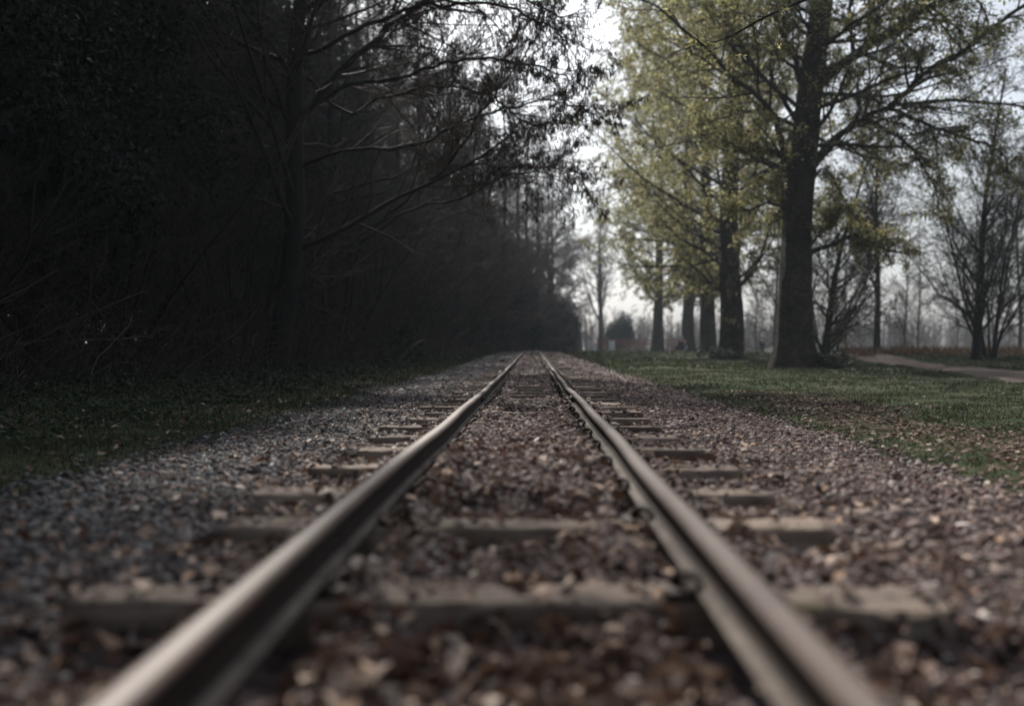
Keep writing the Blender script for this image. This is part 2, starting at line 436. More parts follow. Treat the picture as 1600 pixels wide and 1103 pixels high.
def leaf_quads(P, S, r, tilt=1.2, asp=.55, curl=.25):
    """folded rhombus leaves at points P; 4 verts, 2 triangles each"""
    n = len(P)
    base = np.array([[0, -1, 0], [asp, 0, 0], [0, 1, 0], [-asp, 0, 0]], float)
    B = np.repeat(base[None], n, 0)*S[:, None, None]
    B[:, 1, 2] += curl*S; B[:, 3, 2] += curl*S*r.uniform(-.5, 1.2, n)
    B = np.einsum('nij,nkj->nki', rotz_rand(n, r, tilt), B)+P[:, None]
    f = np.array([[0, 1, 2], [0, 2, 3]])
    return B, (f[None]+(np.arange(n)*4)[:, None, None]).reshape(-1, 3)

def blades(P, H, W, r, lean=.5):
    n = len(P)
    az = r.uniform(0, 2*np.pi, n); fa = r.uniform(0, 2*np.pi, n)
    d = np.stack([np.cos(az), np.sin(az)], 1)*(r.uniform(.1, lean, n)*H)[:, None]
    w = np.stack([np.cos(fa), np.sin(fa), 0*fa], 1)*W[:, None]*.5
    a0, a1 = P-w, P+w
    mid = P+np.stack([d[:, 0]*.35, d[:, 1]*.35, H*.6], 1)
    tip = P+np.stack([d[:, 0], d[:, 1], H*r.uniform(.75, 1, n)], 1)
    V = np.stack([a0, a1, mid+w*.75, mid-w*.75, tip], 1)
    k = (np.arange(n)*5)[:, None]
    return V.reshape(-1, 3), k+np.array([[0, 1, 2, 3]]), k+np.array([[3, 2, 4]])
def add_blades(acc, P, H, W, r, lean=.5):
    V, q, t = blades(P, H, W, r, lean)
    n0 = acc.n; acc.add(V, q); acc.v.append(np.zeros((0, 3), np.float32)); acc.f.append((t.astype(np.int32)+n0, 0))

def path_mask(x, Y):      # sandy path on the right
    px_ = np.interp(Y, PC_Y, PC_X); return np.abs(x-px_) < np.interp(Y, PC_Y, PC_W)*.5
PC_Y = [-6, 4, 9, 13, 17, 22, 28, 34, 42, 60]
PC_X = [6.6, 6.7, 7.0, 7.7, 8.8, 10.1, 11.4, 12.4, 13.8, 16.5]
PC_W = [1.3, 1.4, 1.6, 1.9, 2.0, 2.0, 1.8, 1.5, 1.5, 1.5]

acc = Acc(); r = np.random.default_rng(21)
def litter_density(x, Y):
    """bare, leaf-strewn strip in the right-hand turf"""
    c = 2.15+.05*(Y-5)+.08*np.sin(Y*1.7); w = .38+.07*np.sin(Y*2.7)
    d = np.exp(-((x-c)/w)**2)*sstep(2.6, 3.6, Y)*(1-sstep(8.5, 11, Y))
    return np.clip(d+.30*wav(x, Y, 2.3, 5)*d, 0, 1)
def turf(x0, x1, y0, y1, dens, h, w, side):
    n = int((x1-x0)*(y1-y0)*dens)
    X, Y = r.uniform(x0, x1, n), r.uniform(y0, y1, n)
    bl, br = BW(Y); tx = track_x(Y)
    ok = (X-tx > br-.05+.05*r.normal(size=n)) if side > 0 else (X-tx < -bl+.05)
    ok &= np.abs((X-.036)/np.maximum(Y, .5)) < .62
    ok &= ~path_mask(X, Y)
    ok &= r.random(n) > litter_density(X, Y)*1.05
    patch = .5+.5*wav(X, Y, 1.7, 9)
    ok &= r.random(n) < .25+.85*patch
    X, Y, patch = X[ok], Y[ok], patch[ok]
    tuft = sstep(.35, .75, wav(X, Y, 2.6, 12))*sstep(2.2, 3.2, np.abs(X))
    H = h*r.uniform(.45, 1.25, len(X))*(.55+.6*patch+1.1*tuft)
    add_blades(acc, np.stack([X, Y, G(X, Y)-.006], 1), H, np.full(len(X), w)*r.uniform(.7, 1.3, len(X)), r, .9)
turf(1.4, 5.5, 2.4, 6, 5200, .028, .004, 1)
turf(1.4, 7.5, 6, 11, 2200, .030, .006, 1)
turf(1.4, 12, 11, 20, 620, .038, .011, 1)
turf(1.4, 20, 20, 40, 130, .065, .03, 1)
turf(1.4, 30, 40, 110, 18, .09, .09, 1)
turf(-5.5, -1.4, 2.4, 6, 2600, .045, .004, -1)
turf(-7.0, -1.4, 6, 12, 1100, .05, .007, -1)
turf(-7.0, -1.6, 12, 25, 300, .075, .014, -1)
turf(-7.0, -1.6, 25, 70, 70, .09, .045, -1)
tag(acc.obj('grass', M['grass']), kind='stuff')['label'] = 'short green turf on both sides of the track'

# fallen leaves: in the strip on the right turf, over the ballast, over the verge
acc = Acc()
n = 20000; X, Y = r.uniform(1.5, 3.7, n), r.uniform(2.5, 11, n); k = r.random(n) < 1.2*litter_density(X, Y)
X, Y = X[k], Y[k]; S = r.uniform(.009, .024, len(X))
acc.add(*leaf_quads(np.stack([X, Y, G(X, Y)+.008], 1), S, r, .45))
n = 9000; Y = r.uniform(.6, 14, n); U = r.uniform(0, 1, n); X = bx(U, Y); k = (np.abs(np.abs(X)-.325) > .05)
X, Y = X[k], Y[k]; S = r.uniform(.007, .022, len(X))
Z = np.maximum(ballast_z(X, Y)+.012, np.where(on_sleeper(X, Y), rail_z(Y)-STOP+.004, -9))
acc.add(*leaf_quads(np.stack([X, Y, Z+.004], 1), S, r, .5))
n = 7000; Y = r.uniform(2.5, 22, n); X = -r.uniform(1.7, 6.5, n); S = r.uniform(.012, .03, n)
acc.add(*leaf_quads(np.stack([X, Y, G(X, Y)+.015], 1), S, r, .5))
n = 2200; Y = r.uniform(5, 26, n); X = r.uniform(1.7, 12, n); S = r.uniform(.010, .022, n)
acc.add(*leaf_quads(np.stack([X, Y, G(X, Y)+.015], 1), S, r, .5))
tag(acc.obj('fallen_leaves', M['litter']), kind='stuff')['label'] = 'brown dead leaves scattered over ballast and turf'
acc = Acc(); n = 2300; Y = .5+3.2*r.random(n)**2.2; X = r.normal(0, .42, n); k = (np.abs(np.abs(X)-.325) > .045) & (np.abs(X) < 1.3)
X, Y = X[k], Y[k]; S = r.uniform(.012, .028, len(X))
k = ~on_sleeper(X, Y) | (r.random(len(X)) < .2); X, Y, S = X[k], Y[k], S[k]
Z = np.maximum(ballast_z(X, Y)+.016, np.where(on_sleeper(X, Y), rail_z(Y)-STOP+.008, -9))
acc.add(*leaf_quads(np.stack([X, Y, Z+.004], 1), S, r, .8, .5, .5))
n = 260; Y = r.uniform(.55, 4, n); X = r.normal(0, .6, n); k = (np.abs(np.abs(X)-.325) > .09); X, Y = X[k], Y[k]
P0 = np.stack([X, Y, np.maximum(ballast_z(X, Y)+.018, np.where(on_sleeper(X, Y), rail_z(Y)-STOP+.006, -9))], 1)
D = r.normal(0, 1, (len(X), 3)); D[:, 2] *= .12; D /= np.linalg.norm(D, axis=1, keepdims=True); Ls = r.uniform(.02, .09, len(X))
Pt = P0[:, None]+D[:, None]*(np.linspace(0, 1, 4)[None, :, None]*Ls[:, None, None])+r.normal(0, .0015, (len(X), 4, 3))
V, F = polytubes(Pt, np.full((len(X), 4), .0028), 4); acc.add(V, F)
tag(acc.obj('leaf_litter', M['litter']), kind='stuff')['label'] = 'curled brown leaves and bits of twig between the rails'
n = 900; Y = .48+1.0*r.random(n); X = r.normal(0, .40, n); k = (np.abs(np.abs(X)-.325) > .045) & (np.abs(X) < 1.1)
X, Y = X[k], Y[k]; S = r.uniform(.016, .034, len(X))
acc2 = Acc(); acc2.add(*leaf_quads(np.stack([X, Y, ballast_z(X, Y)+.020], 1), S, r, .9, .45, .6))
tag(acc2.obj('leaf_drift', M['litter']), kind='stuff')['label'] = 'drift of big curled dead leaves nearest the camera'
# pale wood chips and bleached leaves lying on the ballast close to the camera
acc = Acc(); n = 900; Y = .55+7.4*r.random(n)**2; X = r.uniform(-1.1, 1.1, n); k = (np.abs(np.abs(X)-.325) > .06)
X, Y = X[k], Y[k]; S = r.uniform(.007, .019, len(X))*np.where(r.random(len(X)) < .15, 1.7, 1)
Z = np.maximum(ballast_z(X, Y)+.018, np.where(on_sleeper(X, Y), rail_z(Y)-STOP+.006, -9))
acc.add(*leaf_quads(np.stack([X, Y, Z+.004], 1), S, r, .5, .6, .3))
for (x, y, s) in ((-.045, 2.62, .05), (-.50, 2.60, .03), (-.60, 3.6, .022), (.02, 1.60, .045), (.09, 1.57, .03), (.26, 1.68, .03), (.16, .86, .028), (-.16, 1.02, .03), (.31, 1.1, .028),
                  (.10, 2.02, .022), (.545, 1.66, .02), (.67, 1.54, .025), (-.12, .80, .03), (.04, .78, .02), (.13, .74, .035), (.21, .83, .025), (.34, 2.55, .025)):
    z = max(float(ballast_z(x, y))+.018, float(rail_z(y))-STOP+.006)
    B, F = leaf_quads(np.array([[x, y, z]]), np.array([s]), r, .3, .5, .2); acc.add(B, F)
tag(acc.obj('wood_chips', M['chips']), kind='stuff')['label'] = 'pale bleached chips and leaves on the ballast'

# ------------------------------------------------------------------ sleepers with rail clips
def box(acc, x0, x1, y0, y1, z0, z1, mat_=0):
    v = [(x0, y0, z0), (x1, y0, z0), (x1, y1, z0), (x0, y1, z0), (x0, y0, z1), (x1, y0, z1), (x1, y1, z1), (x0, y1, z1)]
    acc.add(v, [(0, 3, 2, 1), (4, 5, 6, 7), (0, 1, 5, 4), (1, 2, 6, 5), (2, 3, 7, 6), (3, 0, 4, 7)], mat_)
def sleeper_mesh(seed, L=1.34):
    r_ = np.random.default_rng(seed); nx_ = 46
    prof = np.array([[-1, -1], [1, -1], [1, .90], [.95, 1], [.45, 1.01], [0, 1.0], [-.45, 1.01], [-.95, 1], [-1, .90]])
    t = np.linspace(-L/2, L/2, nx_); np_ = len(prof)
    V = np.zeros((nx_, np_, 3))
    V[:, :, 0] = t[:, None]
    V[:, :, 1] = prof[None, :, 0]*SW/2; V[:, :, 2] = -.055+prof[None, :, 1]*.055
    wob = np.cumsum(r_.normal(0, .0009, (nx_, np_, 2)), 0); wob -= wob.mean(0)
    V[:, :, 1:] += wob+r_.normal(0, .0011, (nx_, np_, 2))
    V[:, :, 0] += np.where((np.arange(nx_)[:, None] == 0) | (np.arange(nx_)[:, None] == nx_-1), r_.normal(0, .006, (nx_, np_)), 0)
    V[:, 3:8, 2] = np.minimum(V[:, 3:8, 2], .001)
    a_ = Acc(); F = []
    for i_ in range(nx_-1):
        for j in range(np_):
            F.append((i_*np_+j, i_*np_+(j+1) % np_, (i_+1)*np_+(j+1) % np_, (i_+1)*np_+j))
    a_.add(V, F)
    a_.f.append((np.array([list(range(np_))[::-1]], np.int32), 0)); a_.f.append((np.array([[(nx_-1)*np_+q for q in range(np_)]], np.int32), 0))
    return a_.mesh('sleeper', [M['timber']])
smeshes = [sleeper_mesh(s) for s in range(5)]

def clip_mesh(sg):
    """curled spring clip on a small baseplate, outer face towards sg"""
    a_ = Acc()
    box(a_, -.028, .028, -.05, .05, .001, .010)
    th = np.linspace(0, 1.65*np.pi, 14)
    p = np.stack([.012+.015*np.cos(th)*sg*-1, .012*np.sin(th*.5)+np.linspace(-.035, .035, 14), .022+.012*np.sin(th)], 1)
    p = np.concatenate([[[-.020*sg, -.035, .012]], p, [[-.030*sg, .03, .012]]])
    a_.add(*polytubes(p[None], np.full((1, len(p)), .0065), 6))
    th = np.arange(6)*np.pi/3
    b = np.stack([.011*np.cos(th)-.0*sg, .011*np.sin(th)+.03, np.full(6, .010)], 1); tp = b+np.array([0, 0, .012])
    a_.add(np.concatenate([b, tp]), [(q, (q+1) % 6, 6+(q+1) % 6, 6+q) for q in range(6)])
    a_.f.append((np.array([[6, 7, 8, 9, 10, 11]], np.int32)+a_.n-12, 0))
    return a_.mesh('rail_clip', [M['iron']])
cm = {1: clip_mesh(1), -1: clip_mesh(-1)}
NAMES = ['first', 'second', 'third', 'fourth', 'fifth', 'sixth', 'seventh', 'eighth', 'ninth', 'tenth', 'eleventh', 'twelfth', 'thirteenth', 'fourteenth', 'fifteenth', 'sixteenth']
LOOK = {0: 'broad grey-brown timber sleeper nearest the camera, pale chips on its top', 1: 'second grey timber sleeper from the camera, its middle swept clear and pale',
        2: 'third sleeper from the camera, mossy left end and gravel over its middle', 3: 'fourth sleeper from the camera, middle buried and both ends showing'}
for k, Y in enumerate(SL):
    if k < 16:
        lab = LOOK.get(k, 'weathered timber sleeper, %s from the camera, half sunk in the ballast' % NAMES[k])
    elif k < 45: lab = 'narrow distant timber sleeper half buried in ballast under the rails'
    else: lab = 'faint far timber sleeper beyond the crest where the rails meet the horizon'
    z = float(rail_z(Y))-STOP; tx = float(track_x(Y))
    e = thing('sleeper', lab, 'railway sleeper', (tx, Y, z), 0, 'timber sleepers under the rails')
    o = bpy.data.objects.new('sleeper_beam', smeshes[k % 5]); COL.objects.link(o); o.parent = e
    o.location = (SLX[k], 0, 0); o.rotation_euler = (0, .004*math.sin(k*3.1), .012*math.sin(k*2.7)+(math.pi if k % 2 else 0))
    o.scale = (1.0+.03*math.sin(k*4.4), 1, 1)
    if k < 26:
        for sx in (-1, 1):
            for side in (-1, 1):
                c = bpy.data.objects.new('rail_clip', cm[side]); COL.objects.link(c); c.parent = e
                c.location = (sx*.325+side*.062, 0, 0.0)
                c.rotation_euler = (0, 0, .08*math.sin(k*1.3+sx*2+side))

# ------------------------------------------------------------------ rails
prof_head = [(.0235, .0), (.0235, -.004)]
def rail(name, xc, label):
    e = thing(name, label, 'rail', (xc, 0, 0), 0, 'steel rails of the narrow gauge track')
    ys_ = np.concatenate([np.linspace(-1.2, 10, 90), np.linspace(10.3, 88, 170)])
    wobx = .004*np.sin(ys_*.9+xc*9)+.003*np.sin(ys_*2.1+xc)+np.interp(ys_, [0, 6.6, 7.2, 8, 88], [0, 0, .007*np.sign(xc), 0, 0])
    Pc = np.stack([track_x(ys_)+wobx, ys_, rail_z(ys_)+.0015*np.sin(ys_*3.3+xc*7)], 1)
    def sweep(acc_, pr, m_, closed=True):
        pr = np.array(pr); K = len(pr); N = len(ys_)
        V = np.zeros((N, K, 3)); V[:, :, 0] = Pc[:, None, 0]+pr[None, :, 0]; V[:, :, 1] = Pc[:, None, 1]; V[:, :, 2] = Pc[:, None, 2]+pr[None, :, 1]
        F = [(i_*K+j, i_*K+(j+1) % K, (i_+1)*K+(j+1) % K, (i_+1)*K+j) for i_ in range(N-1) for j in range(K if closed else K-1)]
        acc_.add(V, F, m_)
    top = Acc()
    sweep(top, [(-.0105, -.0006), (-.005, -.0001), (0, 0), (.005, -.0001), (.0105, -.0006)], 0, False)
    for s_ in (-1, 1): sweep(top, [(s_*.0105, -.0006), (s_*.0165, -.0016), (s_*.0200, -.0040), (s_*.0222, -.0095)], 1, False)
    top.obj('rail_head', [M['steel_top'], M['edge_rust']], e, smooth=True)
    b = Acc()
    sweep(b, [(.0192, -.0045), (.0218, -.009), (.0218, -.018), (.019, -.022), (.0075, -.026), (.006, -.045), (.0085, -.064), (.014, -.0665),
              (.0335, -.0715), (.0335, -.0775), (-.0335, -.0775), (-.0335, -.0715), (-.014, -.0665), (-.0085, -.064), (-.006, -.045), (-.0075, -.026),
              (-.019, -.022), (-.0218, -.018), (-.0218, -.009), (-.0192, -.0045), (-.0165, -.0016), (.0165, -.0016)], 0)
    b.obj('rail_web', M['steel_side'], e)
    ft = Acc(); sgn = -1 if xc > 0 else 1
    for s_ in (-1, 1):
        sweep(ft, [(s_*.0155, -.0650), (s_*.0345, -.0698), (s_*.0345, -.0730)], 0, False)
    ft.obj('rail_foot', M['foot_rust'], e)
    for yj in (7.05, 15.6):
        f = Acc(); z = float(rail_z(yj))
        for s_ in (-1, 1):
            x0, x1 = sorted((s_*.0085, s_*.0175)); box(f, x0, x1, yj-.17, yj+.17, z-.058, z-.028)
        fo = f.obj('fishplate', M['iron'], e)
        for s_ in (-1, 1):
            for q in (-.12, -.04, .04, .12):
                h_ = Acc(); th = np.arange(6)*np.pi/3; x0, x1 = s_*.0178, s_*.030
                ring = [(yj+q+.010*math.cos(t), z-.043+.010*math.sin(t)) for t in th]
                h_.add([(x0, *p) for p in ring]+[(x1, *p) for p in ring], [(k_, (k_+1) % 6, 6+(k_+1) % 6, 6+k_) for k_ in range(6)])
                h_.f.append((np.array([[6, 7, 8, 9, 10, 11]], np.int32), 0)); h_.obj('bolt', M['iron'], fo)
    return e
rail('rail', -.325, 'rusty steel rail on the left, polished along its top, next to the dark wood')
rail('rail', .325, 'rusty steel rail on the right, polished along its top, next to the lawn')

# ------------------------------------------------------------------ sandy path on the right
yy = np.linspace(-5, 58, 130); vv = np.linspace(-.5, .5, 9)
cx, cw = np.interp(yy, PC_Y, PC_X), np.interp(yy, PC_Y, PC_W)
cx = np.convolve(np.pad(cx, 6, mode='edge'), np.ones(13)/13, 'valid')
Xp = cx[:, None]+vv[None]*cw[:, None]*(1+.12*np.sin(yy*3.1)[:, None]*np.sign(vv)[None]*(np.abs(vv) > .45)); Yp = np.repeat(yy[:, None], 9, 1)
Zp = G(Xp, Yp)+.018-np.where(np.abs(vv)[None] > .45, .03, 0)
a = Acc(); i = (np.arange(len(yy)-1)[:, None]*9+np.arange(8)[None]).ravel()
a.add(np.stack([Xp, Yp, Zp], -1), np.stack([i, i+1, i+10, i+9], 1))
tag(a.obj('path', M['path'], smooth=True), kind='structure')
# pale strip of path along the far fence
a = Acc(); xs2 = np.linspace(3, 30, 40)
V = np.array([[(x, y_, float(G(x, y_))+.03) for x in xs2] for y_ in (94.2, 95.6)]); a.add(V, [(q, q+1, 41+q, 40+q) for q in range(39)])
tag(a.obj('far_path', M['path']), kind='structure')

# ------------------------------------------------------------------ tree growing
def grow(P0, D0, L, K, wob, up, r):
    N = len(P0); D = D0/np.linalg.norm(D0, axis=1, keepdims=True)
    P = np.zeros((N, K, 3)); P[:, 0] = P0; st = (L/(K-1))[:, None]
    for k_ in range(1, K):
        P[:, k_] = P[:, k_-1]+D*st
        D = D+r.normal(0, wob, (N, 3))+np.array([0, 0, 1.])*(up if np.isscalar(up) else up[k_])
        D /= np.linalg.norm(D, axis=1, keepdims=True)
    return P
def spawn(P, Rr, n, r, t0=.15, t1=1., ang=45, angv=12, L=.5, Lmin=None, K=5, wob=.12, up=.03, rf=.55, tipr=.25, shape=.6, rmin=.003, absL=False, flat=0, ease=0):
    N, Kp, _ = P.shape
    idx = np.repeat(np.arange(N), n); q = np.tile(np.arange(n), N)
    t = t0+(t1-t0)*(q+r.random(len(idx)))/n
    f = np.clip(t*(Kp-1), 0, Kp-1.001); i_ = f.astype(int); w = (f-i_)[:, None]
    pos = P[idx, i_]*(1-w)+P[idx, i_+1]*w
    tan = P[idx, i_+1]-P[idx, i_]; tan /= np.linalg.norm(tan, axis=1, keepdims=True)+1e-9
    pr = Rr[idx, i_]*(1-w[:, 0])+Rr[idx, i_+1]*w[:, 0]
    rv = r.normal(size=(len(idx), 3)); rv[:, 2] *= (1-flat)
    perp = rv-(rv*tan).sum(1, keepdims=True)*tan; perp /= np.linalg.norm(perp, axis=1, keepdims=True)+1e-9
    a_ = np.radians(r.normal(ang, angv, len(idx)))[:, None]
    d = np.cos(a_)*tan+np.sin(a_)*perp
    plen = np.ones(N) if absL else np.linalg.norm(np.diff(P, axis=1), axis=2).sum(1)
    ll = plen[idx]*L*(1-shape*(t-t0)/(t1-t0+1e-9))*r.uniform(.65, 1.25, len(idx))
    if ease: ll = ll*(.35+.65*sstep(0, ease, (t-t0)/(t1-t0)))
    C = grow(pos, d, ll, K, wob, up, r)
    r0 = np.maximum(pr*rf, rmin)
    RR = r0[:, None]*np.linspace(1, tipr, K)[None]
    return C, np.maximum(RR, rmin*.6)

def leaves_on(acc, P, n, r, s, spread=.05, t0=.2, mat_=0, asp=.55, tilt=1.4):
    N, K, _ = P.shape; idx = np.repeat(np.arange(N), n)
    f = r.uniform(t0, 1, len(idx))*(K-1.001); i_ = f.astype(int); w = (f-i_)[:, None]
    pos = P[idx, i_]*(1-w)+P[idx, i_+1]*w+r.normal(0, spread, (len(idx), 3))
    acc.add(*leaf_quads(pos, s*r.uniform(.55, 1.3, len(idx)), r, tilt, asp), mat_)

def smooth_path(pts, K):
    pts = np.asarray(pts, float); t = np.linspace(0, 1, len(pts)); tt = np.linspace(0, 1, K)
    # Catmull-Rom through the points
    out = []
    for u in tt*(len(pts)-1):
        i_ = min(int(u), len(pts)-2); w = u-i_
        p0 = pts[max(i_-1, 0)]; p1 = pts[i_]; p2 = pts[i_+1]; p3 = pts[min(i_+2, len(pts)-1)]
        out.append(.5*((2*p1)+(-p0+p2)*w+(2*p0-5*p1+4*p2-p3)*w*w+(-p0+3*p1-3*p2+p3)*w**3))
    return np.array(out)

def trunk_tube(acc, path, rad, sides, r, flare=1.35, rough=.03, mat_=0):
    path = np.asarray(path); K = len(path)
    V, F = polytubes(path[None], np.asarray(rad)[None], sides)
    V = V.reshape(K, sides, 3); c = path[:, None]
    th = np.arange(sides)*2*np.pi/sides
    hh = path[:, 2]-path[0, 2]
    lob = 1+rough*(np.sin(th[None]*5+hh[:, None]*.8)+.7*np.sin(th[None]*9+hh[:, None]*1.7+1)+.6*np.sin(th[None]*3-hh[:, None]*2.1))
    lob = lob+r.normal(0, rough*.35, lob.shape)
    fl = 1+(flare-1)*np.exp(-np.maximum(hh, 0)[:, None]/.35)*(1+.45*np.sin(th[None]*4+1.1)+.25*np.sin(th[None]*7))
    V = c+(V-c)*(lob*fl)[:, :, None]
    acc.add(V.reshape(-1, 3), F, mat_)

def build_tree(root, trunkacc, twigacc, leafacc, mt, mtw, ml):
    o = trunkacc.obj('trunk', mt, root, smooth=True)
    if twigacc.n: twigacc.obj('branches', mtw, root, smooth=True)
    if leafacc is not None and leafacc.n: leafacc.obj('crown', ml, root)

# ---- poplar by the lawn
def make_poplar(label, seed, H=24, r0=.5, nl=54, leaf=.045, low=3.2, reach=5.2, nt=5, nleaf=5, explicit=None, trunk=None, lod=1.0, tmin=.007):
    r_ = np.random.default_rng(seed)
    e = thing('poplar_tree', label, 'tree', group='old poplars beside the lawn')
    T, W, Lf = Acc(), Acc(), Acc()
    if trunk is None:
        tp = smooth_path([(0, 0, -.25), (.05, 0, 2), (.02, .1, 6), (.25, .05, 12), (.1, .2, 18), (.2, .1, H)], 70)
    else: tp = trunk
    hh = (tp[:, 2]-tp[0, 2])/(tp[-1, 2]-tp[0, 2])
    tr = r0*(1-.90*hh**.9)*(1-.12*np.sin(np.minimum(hh*6, 1)*np.pi*.5))
    trunk_tube(T, tp, tr, 48, r_, 1.6, .035)
    z0 = low/H
    TR = tr[None]; TP = tp[None]
    P1, R1 = spawn(TP, TR, nl, r_, t0=z0, t1=.98, ang=62, angv=16, L=reach, absL=True, K=12, wob=.10, up=.04, rf=.20, tipr=.15, shape=.55, rmin=.012, ease=.25)
    T.add(*polytubes(P1, R1, 6))
    groups = [(P1, R1)]
    if explicit:
        for (pts, ra, rb) in explicit:
            p = smooth_path(pts, 16)[None]; rr = np.linspace(ra, rb, 16)[None]
            p[:, 1:-1] += r_.normal(0, .02, p[:, 1:-1].shape)
            T.add(*polytubes(p, rr, 8)); groups.append((p, rr))
    for gi, (P_, R_) in enumerate(groups):
        n2 = int((11 if gi == 0 else 12)*lod)
        P2, R2 = spawn(P_, R_, n2, r_, t0=.18, ang=48, angv=14, L=.42, K=8, wob=.14, up=-.01, rf=.55, rmin=tmin*1.3)
        W.add(*polytubes(P2, R2, 4))
        P3, R3 = spawn(P2, R2, nt, r_, t0=.2, ang=48, angv=15, L=.45, K=5, wob=.16, up=.0, rf=.6, rmin=tmin)
        W.add(*polytubes(P3, R3, 3))
        leaves_on(Lf, P3, nleaf, r_, leaf, .07)
        leaves_on(Lf, P2, nleaf, r_, leaf, .06, .4)
    build_tree(e, T, W, Lf, M['bark'], M['dark_bark'], M['poplar_leaf'])
    return e

# big poplar nearest the camera: trunk and main limbs as they stand
Yt = 26.0
def tpt(px, py, dy=0): return at(px, py, Yt+dy)
b0 = tpt(1240, 583); base = np.array([b0[0], Yt, float(G(b0[0], Yt))-.15])
tr_pts = [base, tpt(1240, 500), tpt(1241, 400), tpt(1247, 300), tpt(1256, 210), tpt(1264, 130), tpt(1274, 60), tpt(1284, -20), tpt(1292, -150, .3), tpt(1300, -330, .5), tpt(1303, -560, .3), tpt(1310, -800)]
tp = smooth_path(tr_pts, 90)
ex = []
def limb(pts, ra, rb): ex.append(([tpt(*p) if len(p) == 3 else tpt(p[0], p[1]) for p in pts], ra, rb))
limb([(1268, 150), (1300, 112), (1345, 82), (1400, 45, -.5), (1440, 18, -.8), (1500, -2, -1.2), (1600, -60, -2)], .15, .06)
limb([(1262, 270), (1290, 232), (1315, 208), (1345, 190, -.3), (1385, 170, -.6), (1440, 163, -1), (1520, 163, -1.4), (1610, 175, -2)], .11, .025)
limb([(1385, 170, -.6), (1415, 145, -.9), (1445, 115, -1.2), (1500, 84, -1.6), (1550, 42, -2), (1610, 2, -2.4)], .09, .04)
limb([(1350, 188, -.4), (1395, 215, -.8), (1425, 245, -1), (1450, 290, -1.2), (1462, 335, -1.4)], .05, .015)
limb([(1390, 175, -.5), (1450, 200, -1.5), (1510, 222, -2), (1555, 240, -2.5), (1570, 275, -2.8)], .05, .015)
limb([(1262, 396), (1295, 384), (1327, 369), (1352, 378), (1385, 393), (1418, 402)], .075, .015)
limb([(1264, 384), (1275, 368), (1290, 350), (1300, 330)], .04, .012)
limb([(1232, 262), (1218, 225), (1208, 185, -.4), (1180, 152, -.8), (1140, 122, -1.2), (1108, 84, -1.6), (1060, 40, -2), (1000, 0, -2.6)], .09, .025)
limb([(1250, 140), (1238, 90), (1215, 50), (1208, 5)], .085, .035)
limb([(1240, 190), (1215, 150), (1185, 118), (1150, 70), (1130, 20)], .07, .03)
limb([(1228, 330), (1200, 318), (1170, 330), (1140, 318), (1100, 335)], .05, .012)
limb([(1230, 250), (1190, 232), (1140, 238), (1080, 222), (1010, 235)], .05, .012)
limb([(1262, 290), (1285, 265), (1310, 300), (1325, 340), (1330, 390)], .04, .01)
limb([(1258, 215, 0), (1330, 240, 1.2), (1400, 260, 2), (1470, 240, 3)], .05, .012)
make_poplar('biggest and nearest poplar, thick flared trunk and spreading limbs on the lawn', 5, H=24, r0=.52, nl=50, leaf=.041, low=5.0, reach=6.0, nt=8, nleaf=16, explicit=ex, trunk=tp, lod=1.35)

pop_a = make_poplar('stout poplar standing just behind the biggest one to its left', 8, H=25, r0=.52, nl=70, leaf=.047, low=5.2, reach=8.2, nt=6, nleaf=15, lod=1.2)
def place(e, px, Y, rz, s): 
    x = at(px, 0, Y)[0]; e.location = (x, Y, float(G(x, Y))); e.rotation_euler = (0, 0, rz); e.scale = (s, s, s)
place(pop_a, 1140, 39, .6, 1.0)
pop_b = make_poplar('slim poplar trunk with low leafy boughs, third from the biggest tree', 9, H=24, r0=.48, nl=80, leaf=.06, low=6.0, reach=8.0, nt=5, nleaf=13, lod=1.1)
place(pop_b, 1105, 53, 2.0, 1.0)
x = at(1075, 0, 70)[0]; dup(pop_b, (x, 70, float(G(x, 70))), 3.9, 1.05, 'poplar second from the fence end of the row, beside the crouching people')
x = at(1027, 0, 76)[0]; dup(pop_b, (x, 76, float(G(x, 76))), 5.2, 1.0, 'farthest poplar of the row, leafy crown hanging over the red-brown fence')

